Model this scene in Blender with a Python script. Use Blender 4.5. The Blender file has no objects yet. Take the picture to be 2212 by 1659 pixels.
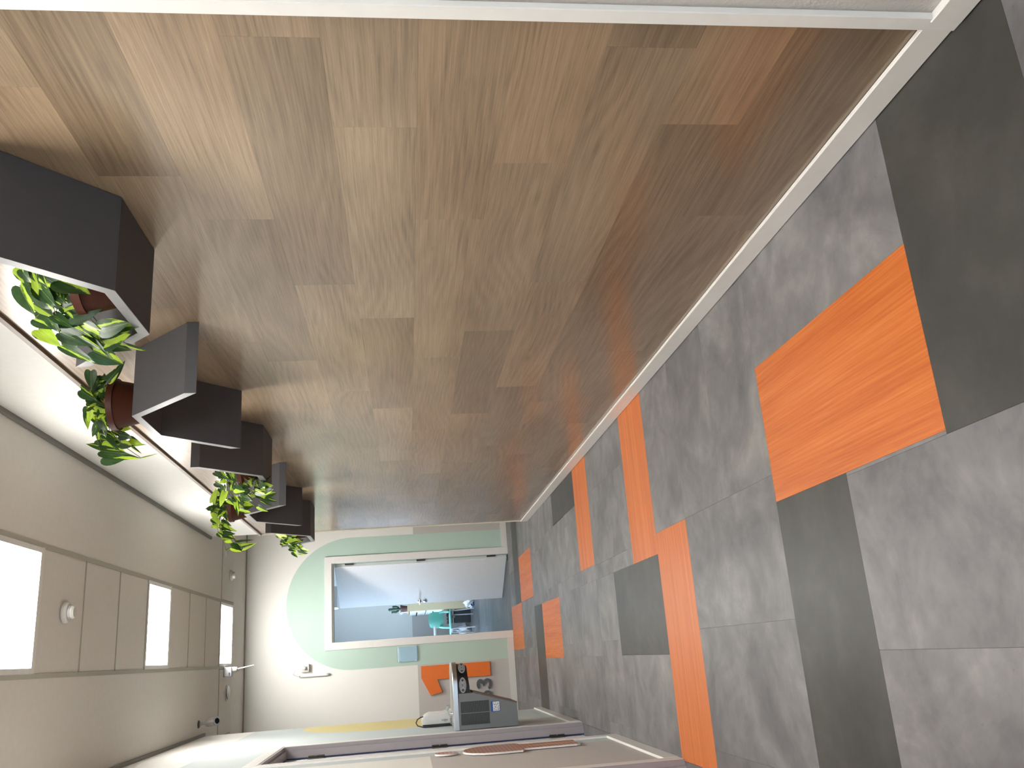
import bpy, bmesh, math, random
from mathutils import Vector, Matrix
D = bpy.data
S = bpy.context.scene
COL = S.collection
R = random.Random(11)

# ------------------------------------------------------------------ camera
# the photograph was taken with the phone held sideways: the world's "up" points to the left of the frame
FPX = 1855.0
yaw, pitch, roll = (math.radians(a) for a in (17.390, 7.455, 1.879))
CAM_H = 1.1774
fw = Vector((math.sin(yaw)*math.cos(pitch), math.cos(yaw)*math.cos(pitch), -math.sin(pitch)))
rt = Vector((math.cos(yaw), -math.sin(yaw), 0))
dn = fw.cross(rt)
rt2 = math.cos(roll)*rt + math.sin(roll)*dn
dn2 = -math.sin(roll)*rt + math.cos(roll)*dn
cam_data = D.cameras.new('camera')
cam_data.sensor_fit = 'HORIZONTAL'
cam_data.sensor_width = 36
cam_data.lens = FPX/2212*36
cam_data.clip_start = .02
cam = D.objects.new('camera', cam_data)
COL.objects.link(cam)
m3 = Matrix((dn2, rt2, -fw)).transposed()
cam.matrix_world = Matrix.Translation((0, 0, CAM_H)) @ m3.to_4x4()
S.camera = cam

# ------------------------------------------------------------------ world, exposure
SKY = 55.0           # overcast daylight outside the windows
PANEL = 49.0         # ceiling light diffusers
w = D.worlds.new('sky')
S.world = w
w.use_nodes = True
wb = w.node_tree.nodes['Background']
wb.inputs[0].default_value = (.60, .78, 1.0, 1)
wb.inputs[1].default_value = SKY
S.view_settings.view_transform = 'Standard'
S.view_settings.look = 'None'
S.view_settings.gamma = 1
S.view_settings.use_curve_mapping = False
S.view_settings.exposure = 0.0
S.cycles.max_bounces = 10
S.cycles.diffuse_bounces = 3
S.cycles.caustics_reflective = False
S.cycles.caustics_refractive = False
S.cycles.use_denoising = True

def portal(loc, rot, sx, sy):
    l = D.lights.new('daylight_portal', 'AREA')
    l.shape = 'RECTANGLE'; l.size = sx; l.size_y = sy
    l.cycles.is_portal = True
    o = D.objects.new('daylight_portal', l); COL.objects.link(o)
    o.location = loc; o.rotation_euler = rot
# sky light enters by the glazing at the near end of the corridor and by the classroom window
portal((.34, -3.93, 1.25), (math.pi/2, 0, 0), 1.5, 2.1)
portal((-2.53, 14.4, 1.75), (0, -math.pi/2, 0), 1.9, 3.2)

# ------------------------------------------------------------------ room measures
XW, XB = 1.190, 1.178            # right wall face, baseboard face
XL, XLB = -.509, -.497           # left wall face, baseboard face
YE, YW = 10.006, 8.186           # end wall, end of the corridor walls
ZC, ZT = 2.939, 2.484            # ceiling, top of the wood cladding
Y0 = -4.0                        # near end of the corridor

# ------------------------------------------------------------------ material helpers
def nmat(name):
    m = D.materials.new(name); m.use_nodes = True
    nt = m.node_tree
    return m, nt, nt.nodes['Principled BSDF']
def N(nt, t, **kw):
    n = nt.nodes.new(t)
    for k, v in kw.items():
        if k.startswith('i_'):
            n.inputs[int(k[2:])].default_value = v
        else:
            setattr(n, k, v)
    return n
def math_(nt, op, a, b=None, c=None, clamp=False):
    n = nt.nodes.new('ShaderNodeMath'); n.operation = op; n.use_clamp = clamp
    for i, v in enumerate((a, b, c)):
        if v is None: continue
        if isinstance(v, (int, float)): n.inputs[i].default_value = v
        else: nt.links.new(v, n.inputs[i])
    return n.outputs[0]
def mix(nt, fac, a, b, blend='MIX'):
    n = nt.nodes.new('ShaderNodeMix'); n.data_type = 'RGBA'; n.blend_type = blend
    for i, v in ((0, fac), (6, a), (7, b)):
        if isinstance(v, (int, float)): n.inputs[i].default_value = v
        elif isinstance(v, tuple): n.inputs[i].default_value = (*v, 1)
        else: nt.links.new(v, n.inputs[i])
    return n.outputs[2]
def noise(nt, vec, scale, detail=3, rough=.5, dist=0):
    n = nt.nodes.new('ShaderNodeTexNoise')
    n.inputs['Scale'].default_value = scale; n.inputs['Detail'].default_value = detail
    n.inputs['Roughness'].default_value = rough; n.inputs['Distortion'].default_value = dist
    if vec is not None: nt.links.new(vec, n.inputs['Vector'])
    return n.outputs['Fac']
def vmap(nt, vec, scale=(1, 1, 1), loc=(0, 0, 0)):
    n = nt.nodes.new('ShaderNodeMapping')
    n.inputs['Scale'].default_value = scale; n.inputs['Location'].default_value = loc
    nt.links.new(vec, n.inputs['Vector'])
    return n.outputs[0]
def ramp(nt, fac, stops):
    n = nt.nodes.new('ShaderNodeValToRGB')
    e = n.color_ramp.elements
    while len(e) > 1: e.remove(e[-1])
    e[0].position = stops[0][0]; e[0].color = (*stops[0][1], 1)
    for p, c in stops[1:]:
        x = e.new(p); x.color = (*c, 1)
    nt.links.new(fac, n.inputs[0])
    return n.outputs[0]
def bump(nt, bsdf, h, strength=.1, dist=.01):
    n = nt.nodes.new('ShaderNodeBump')
    n.inputs['Strength'].default_value = strength; n.inputs['Distance'].default_value = dist
    nt.links.new(h, n.inputs['Height']); nt.links.new(n.outputs[0], bsdf.inputs['Normal'])
def objvec(nt, spread=40.0):
    """object coordinates shifted by a random amount per object"""
    tc = nt.nodes.new('ShaderNodeTexCoord'); oi = nt.nodes.new('ShaderNodeObjectInfo')
    a = nt.nodes.new('ShaderNodeVectorMath'); a.operation = 'ADD'
    s = math_(nt, 'MULTIPLY', oi.outputs['Random'], spread)
    nt.links.new(tc.outputs['Object'], a.inputs[0]); nt.links.new(s, a.inputs[1])
    return a.outputs[0], tc, oi
def plain(name, col, rough=.5, metal=0, spec=.5, var=.04, nscale=30, bmp=0, bscale=200, bdist=.002):
    """a paint, plastic or metal with slight procedural unevenness"""
    m, nt, b = nmat(name)
    tc = N(nt, 'ShaderNodeTexCoord')
    f = noise(nt, tc.outputs['Object'], nscale, 2)
    lo = tuple(max(0, c*(1-var)) for c in col); hi = tuple(min(1, c*(1+var)) for c in col)
    nt.links.new(mix(nt, f, lo, hi), b.inputs['Base Color'])
    b.inputs['Roughness'].default_value = rough; b.inputs['Metallic'].default_value = metal
    b.inputs['Specular IOR Level'].default_value = spec
    if bmp: bump(nt, b, noise(nt, tc.outputs['Object'], bscale, 2), bmp, bdist)
    return m
def emit(name, col, st):
    m, nt, b = nmat(name)
    b.inputs['Base Color'].default_value = (.9, .9, .9, 1)
    b.inputs['Emission Color'].default_value = (*col, 1)
    b.inputs['Emission Strength'].default_value = st
    return m

# ------------------------------------------------------------------ materials
CREAM = (.82, .81, .765); DADO = (.56, .53, .505); MINT = (.49, .635, .56); BLUE = (.56, .63, .63); YEL = (.76, .66, .31)

def pos(nt):
    g = N(nt, 'ShaderNodeNewGeometry'); s = N(nt, 'ShaderNodeSeparateXYZ')
    nt.links.new(g.outputs['Position'], s.inputs[0])
    return s.outputs, g.outputs['Position']
def arch_mask(nt, u, v, cu, cv, r):
    """half-disc on top of a straight strip, in wall coordinates"""
    du = math_(nt, 'SUBTRACT', u, cu); dv = math_(nt, 'MAXIMUM', math_(nt, 'SUBTRACT', v, cv), 0.0)
    d2 = math_(nt, 'ADD', math_(nt, 'MULTIPLY', du, du), math_(nt, 'MULTIPLY', dv, dv))
    return math_(nt, 'LESS_THAN', d2, r*r)
def wall_paint(name, kind):
    m, nt, b = nmat(name)
    (x, y, z), P = pos(nt)
    dado = math_(nt, 'LESS_THAN', z, 1.08)
    c = mix(nt, dado, CREAM, DADO)
    if kind == 'end':
        c = mix(nt, arch_mask(nt, x, z, .645, 1.78, .7175), c, MINT)
    elif kind == 'left':
        # pale blue field with one rounded upper corner, and half a yellow arch inside it
        du = math_(nt, 'MAXIMUM', math_(nt, 'SUBTRACT', 5.54, y), 0.0)
        dv = math_(nt, 'MAXIMUM', math_(nt, 'SUBTRACT', z, 2.01), 0.0)
        rr = math_(nt, 'LESS_THAN', math_(nt, 'ADD', math_(nt, 'MULTIPLY', du, du), math_(nt, 'MULTIPLY', dv, dv)), .25)
        top = math_(nt, 'LESS_THAN', z, 2.51)
        c = mix(nt, math_(nt, 'MULTIPLY', rr, top), c, BLUE)
        ym = math_(nt, 'MULTIPLY', arch_mask(nt, y, z, 8.0, 1.27, .81), math_(nt, 'GREATER_THAN', z, .62))
        c = mix(nt, ym, c, YEL)
    f = noise(nt, P, 2.2, 3)
    c = mix(nt, .06, c, ramp(nt, f, [(.3, (.5, .5, .5)), (.7, (1, 1, 1))]), 'MULTIPLY')
    nt.links.new(c, b.inputs['Base Color'])
    b.inputs['Roughness'].default_value = .62 if kind != 'near' else .55
    b.inputs['Specular IOR Level'].default_value = .35
    if kind == 'near':
        bump(nt, b, noise(nt, P, 60, 6, .62, .4), .55, .006)
    else:
        bump(nt, b, noise(nt, P, 160, 2), .05, .002)
    return m

def wood_plank_mat():
    m, nt, b = nmat('oak_laminate')
    v, tc, oi = objvec(nt)
    big = noise(nt, vmap(nt, v, (1, 1.1, 5.0)), 1.0, 3, .55)
    sep = N(nt, 'ShaderNodeSeparateXYZ'); nt.links.new(v, sep.inputs[0])
    # cathedral grain: contour lines of a slow height field
    hgt = math_(nt, 'ADD', math_(nt, 'MULTIPLY', sep.outputs[2], 14.0), math_(nt, 'MULTIPLY', noise(nt, vmap(nt, v, (1, .9, 4.5)), 1.0, 1.5, .42), 4.2))
    rings = math_(nt, 'SINE', math_(nt, 'MULTIPLY', hgt, 16.0))
    fine = noise(nt, vmap(nt, v, (1, 5.0, 260.0)), 1.0, 3, .6)
    pores = noise(nt, vmap(nt, v, (1, 16.0, 420.0)), 1.0, 2, .5)
    g = math_(nt, 'ADD', math_(nt, 'MULTIPLY', math_(nt, 'MULTIPLY', rings, noise(nt, vmap(nt, v, (1, 1.3, 8.0)), 1.3, 2)), .07), math_(nt, 'MULTIPLY', fine, .50))
    g = math_(nt, 'ADD', g, math_(nt, 'MULTIPLY', big, .55))
    c = ramp(nt, g, [(.24, (.112, .074, .043)), (.47, (.222, .154, .095)), (.62, (.29, .207, .130)), (.88, (.40, .298, .195))])
    pm = math_(nt, 'GREATER_THAN', pores, .66)
    c = mix(nt, math_(nt, 'MULTIPLY', pm, .22), c, (.09, .06, .04))
    # knots
    kn = N(nt, 'ShaderNodeTexVoronoi'); kn.inputs['Scale'].default_value = 1.0
    nt.links.new(vmap(nt, v, (1, 1.5, 7)), kn.inputs['Vector'])
    km = math_(nt, 'MULTIPLY', math_(nt, 'SUBTRACT', .10, kn.outputs['Distance']), 9.0, clamp=True)
    c = mix(nt, math_(nt, 'MULTIPLY', km, .55), c, (.085, .052, .03))
    c = mix(nt, 1.0, c, oi.outputs['Color'], 'MULTIPLY')
    nt.links.new(c, b.inputs['Base Color'])
    b.inputs['Roughness'].default_value = .42
    b.inputs['Specular IOR Level'].default_value = .3
    b.inputs['Coat Weight'].default_value = .85; b.inputs['Coat Roughness'].default_value = .2; b.inputs['Coat IOR'].default_value = 1.5
    return m

def tile_mat(name, kind):
    m, nt, b = nmat(name)
    v, tc, oi = objvec(nt)
    if kind == 'orange':
        st = noise(nt, vmap(nt, v, (150, 3.0, 1)), 1.0, 3, .6)
        st2 = noise(nt, vmap(nt, v, (22, .7, 1)), 1.0, 2, .5)
        g = math_(nt, 'ADD', math_(nt, 'MULTIPLY', st, .6), math_(nt, 'MULTIPLY', st2, .4))
        c = ramp(nt, g, [(.32, (.39, .088, .014)), (.5, (.49, .130, .025)), (.68, (.58, .18, .046))])
    else:
        n1 = noise(nt, v, 3.2, 5, .62, .5)
        n2 = noise(nt, v, 11.0, 4, .6)
        g = math_(nt, 'ADD', math_(nt, 'MULTIPLY', n1, .72), math_(nt, 'MULTIPLY', n2, .28))
        if kind == 'grey':
            c = ramp(nt, g, [(.30, (.078, .075, .078)), (.45, (.128, .123, .127)), (.57, (.180, .172, .174)), (.72, (.26, .248, .243))])
        else:
            c = ramp(nt, g, [(.30, (.028, .027, .024)), (.5, (.042, .040, .036)), (.7, (.068, .063, .057))])
        c = mix(nt, 1.0, c, oi.outputs['Color'], 'MULTIPLY')
        rub = noise(nt, vmap(nt, v, (1.6, 14, 1)), 6.0, 2)
        sp = math_(nt, 'GREATER_THAN', noise(nt, v, 46.0, 1), .80)
        c = mix(nt, math_(nt, 'MULTIPLY', sp, .25), c, (.06, .055, .05))
    nt.links.new(c, b.inputs['Base Color'])
    b.inputs['Roughness'].default_value = .42
    b.inputs['Specular IOR Level'].default_value = .24
    bump(nt, b, noise(nt, v, 260, 2), .012, .001)
    return m

def leaf_mat():
    m, nt, b = nmat('variegated_leaf')
    tc = N(nt, 'ShaderNodeTexCoord'); oi = N(nt, 'ShaderNodeObjectInfo')
    s = N(nt, 'ShaderNodeSeparateXYZ'); nt.links.new(tc.outputs['Object'], s.inputs[0])
    a = nt.nodes.new('ShaderNodeVectorMath'); a.operation = 'ADD'
    nt.links.new(tc.outputs['Object'], a.inputs[0])
    nt.links.new(math_(nt, 'MULTIPLY', oi.outputs['Random'], 30.0), a.inputs[1])
    n = noise(nt, vmap(nt, a.outputs[0], (4.0, 1.2, 1)), 1.6, 3, .6, .3)
    # lime field: a broad streak whose side and width change from leaf to leaf
    side = math_(nt, 'SUBTRACT', math_(nt, 'FRACT', math_(nt, 'MULTIPLY', oi.outputs['Random'], 17.3)), .5)
    off = math_(nt, 'ABSOLUTE', math_(nt, 'SUBTRACT', s.outputs[0], math_(nt, 'MULTIPLY', side, .75)))
    wd = math_(nt, 'MULTIPLY_ADD', math_(nt, 'FRACT', math_(nt, 'MULTIPLY', oi.outputs['Random'], 7.7)), .52, -.03)
    wd = math_(nt, 'ADD', wd, math_(nt, 'MULTIPLY', math_(nt, 'SUBTRACT', n, .5), .35))
    k = math_(nt, 'MULTIPLY', math_(nt, 'SUBTRACT', wd, off), 25.0, clamp=True)
    dark = ramp(nt, n, [(.3, (.010, .034, .009)), (.7, (.034, .088, .020))])
    lime = ramp(nt, n, [(.3, (.30, .48, .035)), (.7, (.50, .66, .085))])
    c = mix(nt, k, dark, lime)
    vein = math_(nt, 'LESS_THAN', math_(nt, 'ABSOLUTE', s.outputs[0]), .012)
    c = mix(nt, math_(nt, 'MULTIPLY', vein, .5), c, (.25, .38, .10))
    c = mix(nt, 1.0, c, oi.outputs['Color'], 'MULTIPLY')
    nt.links.new(c, b.inputs['Base Color'])
    b.inputs['Roughness'].default_value = .36
    tr = N(nt, 'ShaderNodeBsdfTranslucent'); nt.links.new(mix(nt, 1.0, c, (1.0, 1.0, .55), 'MULTIPLY'), tr.inputs[0])
    mx = N(nt, 'ShaderNodeMixShader'); mx.inputs[0].default_value = .42
    nt.links.new(b.outputs[0], mx.inputs[1]); nt.links.new(tr.outputs[0], mx.inputs[2])
    nt.links.new(mx.outputs[0], nt.nodes['Material Output'].inputs[0])
    return m

def glass_mat(name, tint=(.93, .97, .96)):
    m, nt, b = nmat(name)
    t = N(nt, 'ShaderNodeBsdfTransparent'); t.inputs[0].default_value = (*tint, 1)
    g = N(nt, 'ShaderNodeBsdfGlossy'); g.inputs['Roughness'].default_value = .02
    fr = N(nt, 'ShaderNodeFresnel'); fr.inputs[0].default_value = 1.5
    f2 = math_(nt, 'MULTIPLY_ADD', fr.outputs[0], 1.0, 0.0)
    mx = N(nt, 'ShaderNodeMixShader')
    nt.links.new(f2, mx.inputs[0]); nt.links.new(t.outputs[0], mx.inputs[1]); nt.links.new(g.outputs[0], mx.inputs[2])
    nt.links.new(mx.outputs[0], nt.nodes['Material Output'].inputs[0])
    return m

def bag_mat():
    m, nt, b = nmat('thin_plastic_film')
    b.inputs['Base Color'].default_value = (.72, .72, .74, 1); b.inputs['Roughness'].default_value = .25
    t = N(nt, 'ShaderNodeBsdfTransparent')
    mx = N(nt, 'ShaderNodeMixShader'); mx.inputs[0].default_value = .55
    nt.links.new(t.outputs[0], mx.inputs[1]); nt.links.new(b.outputs[0], mx.inputs[2])
    nt.links.new(mx.outputs[0], nt.nodes['Material Output'].inputs[0])
    return m

def copper_mat():
    """mirror-polished copper laminate with striped reflections painted in as horizontal lines"""
    m, nt, b = nmat('copper_mirror')
    (x, y, z), P = pos(nt)
    st = math_(nt, 'SINE', math_(nt, 'MULTIPLY', z, 300.0))  # stripes mirrored in the copper, painted into its colour as bands
    c = mix(nt, math_(nt, 'MULTIPLY_ADD', st, .5, .5), (.58, .27, .14), (.34, .13, .065))
    nt.links.new(c, b.inputs['Base Color'])
    b.inputs['Metallic'].default_value = .35; b.inputs['Roughness'].default_value = .3
    return m

MT = dict(
    wall=wall_paint('painted_wall', 'side'), wall_end=wall_paint('end_wall_paint', 'end'), wall_left=wall_paint('left_wall_paint', 'left'),
    wall_near=wall_paint('rough_plaster', 'near'),
    white_wall=plain('white_wall_paint', (.65, .64, .61), .6, spec=.3, bmp=.05, bscale=160),
    ceiling=plain('ceiling_board', (.70, .67, .625), .85, spec=.2, bmp=.08, bscale=240),
    ctile=plain('mineral_tile', (.68, .645, .60), .9, spec=.15, bmp=.15, bscale=320),
    tbar=plain('grid_bar', (.40, .385, .33), .6, spec=.2), tbar2=plain('white_grid_bar', (.72, .70, .62), .45),
    gap=plain('shadow_gap_profile', (.17, .165, .15), .6),
    trim=plain('white_lacquer', (.76, .745, .72), .38, bmp=.02), skirt=plain('white_skirting', (.74, .715, .68), .42, bmp=.02),
    brown=plain('brown_edge_profile', (.14, .095, .065), .5), cream_edge=plain('cream_corner_profile', (.66, .62, .52), .5),
    slab=plain('dark_screed', (.03, .03, .03), .8), grey_tile=tile_mat('grey_concrete_vinyl', 'grey'), dark_tile=tile_mat('anthracite_vinyl', 'dark'), orange_tile=tile_mat('orange_wood_vinyl', 'orange'),
    plank=wood_plank_mat(), back=plain('dark_backing', (.05, .035, .025), .8),
    shelf=plain('anthracite_lacquer', (.075, .073, .078), .5, spec=.12, var=.05, bmp=.03, bscale=400),
    edge=plain('lit_rim_grey', (.115, .115, .12), .35, spec=.4, var=.03), pot=plain('brown_plastic_pot', (.045, .010, .004), .5, spec=.25), soil=plain('potting_soil', (.03, .018, .010), .95, var=.5, nscale=80, bmp=.6, bscale=60, bdist=.01),
    stem=plain('plant_stem', (.075, .085, .022), .6), leaf=leaf_mat(),
    panel=emit('light_diffuser', (1, .975, .93), PANEL), alu=plain('white_metal', (.75, .74, .72), .4), plastic=plain('white_plastic', (.70, .69, .67), .35), plastic2=plain('cream_plastic', (.56, .545, .51), .45),
    greyp=plain('grey_plastic', (.36, .37, .39), .45), black=plain('black_plastic', (.012, .012, .012), .4), lens=plain('dark_lens', (.01, .01, .012), .05),
    steel=plain('brushed_steel', (.55, .56, .56), .32, 1.0), chrome=plain('chrome', (.78, .78, .78), .08, 1.0), greysteel=plain('grey_painted_steel', (.19, .20, .205), .45, .2),
    glass=glass_mat('clear_acrylic', (.985, .99, .985)), pane=glass_mat('window_glass', (.97, .99, 1)), tinted=glass_mat('tinted_window_glass', (.32, .345, .355)),
    orange_sign=plain('orange_acrylic', (.80, .165, .008), .35), grey_sign=plain('slate_grey_acrylic', (.085, .095, .105), .4),
    copper=copper_mat(), white_edge=plain('white_acrylic_edge', (.80, .78, .75), .4),
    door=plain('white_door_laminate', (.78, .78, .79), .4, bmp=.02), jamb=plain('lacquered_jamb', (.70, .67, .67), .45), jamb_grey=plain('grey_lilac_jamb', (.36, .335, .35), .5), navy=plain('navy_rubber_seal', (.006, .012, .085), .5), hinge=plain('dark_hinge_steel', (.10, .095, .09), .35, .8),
    beige=plain('beige_melamine', (.50, .40, .25), .5), drawer=plain('pale_grey_front', (.60, .63, .62), .45), mint=plain('mint_plastic', (.28, .68, .58), .35), tube=plain('pale_grey_tube', (.42, .44, .46), .3, .5),
    cactus=plain('dark_green_cactus', (.018, .05, .025), .6), potb=plain('reddish_brown_pot', (.10, .045, .04), .6), crate=plain('black_crate', (.014, .015, .017), .5), crate_stuff=plain('dull_green_contents', (.10, .14, .13), .7, var=.7, nscale=25),
    bag=bag_mat(), table=plain('pale_table_top', (.52, .50, .45), .4), lblue=plain('blue_sticker', (.02, .10, .36), .4), white=plain('white_print', (.80, .82, .85), .4), ink=plain('dark_print', (.03, .03, .035), .5), room_wall=wall_paint('classroom_paint', 'side'),
    yellow_leaf=plain('withered_leaf', (.42, .24, .03), .5),
)

# ------------------------------------------------------------------ geometry helpers
def link(name, me, mat=None, parent=None, loc=(0, 0, 0), rot=None, color=None):
    o = D.objects.new(name, me); COL.objects.link(o)
    if parent is not None: o.parent = parent
    o.location = loc
    if rot: o.rotation_euler = rot
    if mat is not None and me is not None and not me.materials: me.materials.append(mat)
    if color: o.color = (*color, 1)
    return o
def fin(bm, name, mat, parent=None, loc=(0, 0, 0), rot=None, smooth=False, color=None):
    bmesh.ops.recalc_face_normals(bm, faces=bm.faces)
    me = D.meshes.new(name); bm.to_mesh(me); bm.free()
    if smooth:
        me.polygons.foreach_set('use_smooth', [True]*len(me.polygons))
        try: me.set_sharp_from_angle(angle=math.radians(38))
        except Exception: pass
    return link(name, me, mat, parent, loc, rot, color)
def bbox(bm, x0, x1, y0, y1, z0, z1, bev=0, seg=1):
    r = bmesh.ops.create_cube(bm, size=1)
    vs = r['verts']
    for v in vs:
        v.co = Vector(((x0+x1)/2+v.co.x*(x1-x0), (y0+y1)/2+v.co.y*(y1-y0), (z0+z1)/2+v.co.z*(z1-z0)))
    if bev:
        es = list({e for v in vs for e in v.link_edges})
        bmesh.ops.bevel(bm, geom=es, offset=bev, segments=seg, affect='EDGES', profile=.5)
def box(name, x0, x1, y0, y1, z0, z1, mat, parent=None, bev=0, seg=1, color=None):
    """one box whose origin is its own centre; coordinates in the parent's space"""
    c = Vector(((x0+x1)/2, (y0+y1)/2, (z0+z1)/2))
    bm = bmesh.new(); bbox(bm, x0-c.x, x1-c.x, y0-c.y, y1-c.y, z0-c.z, z1-c.z, bev, seg)
    return fin(bm, name, mat, parent, c, color=color, smooth=seg > 1)
def boxes(name, lst, mat, parent=None, bev=0):
    bm = bmesh.new()
    for b in lst: bbox(bm, *b, bev=bev)
    return fin(bm, name, mat, parent)
def prism(bm, pts, a0, a1, axis='Y'):
    """extrude a 2-D outline along an axis: axis Y -> pts are (x,z); X -> (y,z); Z -> (x,y)"""
    def P(p, a):
        return {'Y': (p[0], a, p[1]), 'X': (a, p[0], p[1]), 'Z': (p[0], p[1], a)}[axis]
    A = [bm.verts.new(P(p, a0)) for p in pts]; B = [bm.verts.new(P(p, a1)) for p in pts]
    n = len(pts)
    bm.faces.new(A); bm.faces.new(B[::-1])
    for i in range(n): bm.faces.new((A[i], A[(i+1) % n], B[(i+1) % n], B[i]))
def tube(bm, pts, r, seg=8, cap=True):
    pts = [Vector(p) for p in pts]; rings = []
    rr = r if isinstance(r, (list, tuple)) else [r]*len(pts)
    up = None
    for i, p in enumerate(pts):
        d = (pts[min(i+1, len(pts)-1)]-pts[max(i-1, 0)]).normalized()
        if up is None:
            up = d.orthogonal().normalized()
        up = (up - d*up.dot(d)).normalized() if (up - d*up.dot(d)).length > 1e-4 else d.orthogonal().normalized()
        s = d.cross(up)
        rings.append([bm.verts.new(p+rr[i]*(math.cos(2*math.pi*k/seg)*up+math.sin(2*math.pi*k/seg)*s)) for k in range(seg)])
    for a, b in zip(rings, rings[1:]):
        for k in range(seg): bm.faces.new((a[k], a[(k+1) % seg], b[(k+1) % seg], b[k]))
    if cap:
        bm.faces.new(rings[0][::-1]); bm.faces.new(rings[-1])
def lathe(bm, prof, seg=24, c=(0, 0, 0), M=None):
    rings = []
    for r, z in prof:
        rings.append([bm.verts.new((c[0]+r*math.cos(2*math.pi*k/seg), c[1]+r*math.sin(2*math.pi*k/seg), c[2]+z)) for k in range(seg)] if r > 1e-6 else [bm.verts.new((c[0], c[1], c[2]+z))])
    for a, b in zip(rings, rings[1:]):
        for k in range(seg):
            k2 = (k+1) % seg
            f = [a[k % len(a)], a[k2 % len(a)], b[k2 % len(b)], b[k % len(b)]]
            f = list(dict.fromkeys(f))
            if len(f) > 2: bm.faces.new(f)
    for rg in (rings[0], rings[-1]):
        if len(rg) > 2: bm.faces.new(rg)
def stroke(bm, pts, wd, a0, a1, axis='Y'):
    """a flat band of even width along a 2-D path, extruded"""
    L, Rr = [], []
    for i, p in enumerate(pts):
        q0 = pts[max(i-1, 0)]; q1 = pts[min(i+1, len(pts)-1)]
        d = Vector((q1[0]-q0[0], q1[1]-q0[1])).normalized(); n = Vector((-d.y, d.x))*wd/2
        L.append((p[0]+n.x, p[1]+n.y)); Rr.append((p[0]-n.x, p[1]-n.y))
    for i in range(len(pts)-1):
        prism(bm, [L[i], L[i+1], Rr[i+1], Rr[i]], a0, a1, axis)
    bmesh.ops.remove_doubles(bm, verts=bm.verts, dist=1e-5)
def arc(cx, cy, rx, ry, a0, a1, n):
    return [(cx+rx*math.cos(math.radians(a0+(a1-a0)*i/n)), cy+ry*math.sin(math.radians(a0+(a1-a0)*i/n))) for i in range(n+1)]
def structure(o, name=None):
    o['kind'] = 'structure'
    return o
def thing(name, label, cat, loc=(0, 0, 0), rotz=0, group=None):
    o = D.objects.new(name, None); COL.objects.link(o)
    o.empty_display_size = .05
    o.location = loc; o.rotation_euler = (0, 0, rotz)
    o['label'] = label; o['category'] = cat
    if group: o['group'] = group
    return o
def tag(o, label, cat, group=None):
    o['label'] = label; o['category'] = cat
    if group: o['group'] = group
    return o
def part_label(o, label):
    o['label'] = label
    return o
def dup(o, parent=None):
    c = o.copy(); COL.objects.link(c)
    if parent is not None: c.parent = parent
    for ch in list(o.children): dup(ch, c)
    return c

# ================================================================== FLOOR
floor = structure(boxes('floor', [(-3.4, 4.3, Y0-.2, 10.12, -.15, -.006), (-2.75, 4.3, 10.12, 18.4, -.15, -.006)], MT['slab']))
YS = [-3.79, -3.333, -2.876, -2.419, -1.962, -1.505, -1.048, -.591, -.134, .323, .781, 1.240, 1.695, 2.147, 2.607, 3.063, 3.522, 3.983, 4.445, 4.905, 5.392, 5.850, 6.320, 6.790, 7.250, 7.700, 8.185, 8.640, 9.090, 9.550, 10.004]
B0 = 11      # YS[B0] = 1.240, the first row seen in full
def floor_tile(x0, x1, y0, y1, kind):
    g = .00022
    t = 1.0
    if kind == 'grey':
        k = R.uniform(.93, 1.06); col = (k, k*R.uniform(.985, 1.0), k*R.uniform(.97, 1.0))
    elif kind == 'dim': col = (.80, .80, .79)
    else: col = (R.uniform(.95, 1.05),)*3
    m = {'grey': 'grey_tile', 'dim': 'grey_tile', 'dark': 'dark_tile', 'orange': 'orange_tile', 'orange_x': 'orange_tile'}[kind]
    if kind == 'orange_x':      # grain across the corridor: same tile turned a quarter
        c = ((x0+x1)/2, (y0+y1)/2, -.0025)
        hx, hy = (x1-x0)/2-g, (y1-y0)/2-g
        bm = bmesh.new(); bbox(bm, -hy, hy, -hx, hx, -.0025, .0025, .0002)
        return fin(bm, 'floor_tile', MT[m], floor, c, rot=(0, 0, math.pi/2), color=(1, 1, 1))
    return box('floor_tile', x0+g, x1-g, y0+g, y1-g, -.005, 0, MT[m], floor, .0002, color=col)
XA = [-.893, -.436, .021, .475, .932]         # offsets of the joints across the corridor, two alternating sets
XC = [-.979, -.522, -.065, .389, .843]
placed = []
def covered(x, y):
    return any(a < x < b and c < y < d for a, b, c, d in placed)
def put(x0, x1, r0, r1, kind):
    y0, y1 = YS[r0], YS[r1]
    floor_tile(x0, x1, y0, y1, kind); placed.append((x0, x1, y0, y1))
b = B0
XE = 1.1885
put(.384, XE, b, b+1, 'dark')
put(.393, .843, b+1, b+3, 'orange'); put(.843, XE, b+1, b+3, 'grey')
put(-.508, .393, b+2, b+3, 'dark'); put(-.062, .384, b, b+2, 'grey'); put(-.508, -.062, b, b+2, 'grey')
put(.033, .482, b+3, b+5, 'grey'); put(-.424, .033, b+3, b+5, 'grey')
put(.482, XE, b+3, b+4, 'grey'); put(.482, XE, b+4, b+5, 'grey')
put(-.508, -.424, b+3, b+5, 'dim')
put(-.508, .482, b+5, b+6, 'orange_x'); put(.482, XE, b+5, b+6, 'grey')
put(.387, XE, b+6, b+7, 'orange_x'); put(-.065, .387, b+6, b+8, 'dark'); put(-.508, -.065, b+6, b+8, 'grey')
put(.482, XE, b+9, b+10, 'orange_x')
put(.932, XE, b+10, b+12, 'dark')
put(-.075, .379, b+12, b+14, 'orange')
put(-.508, .379, b+14, b+15, 'dark')
put(.475, .932, b+15, b+17, 'orange'); put(.012, .475, b+17, b+19, 'orange')
put(.475, 1.39, b+17, b+18, 'dark')
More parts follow.
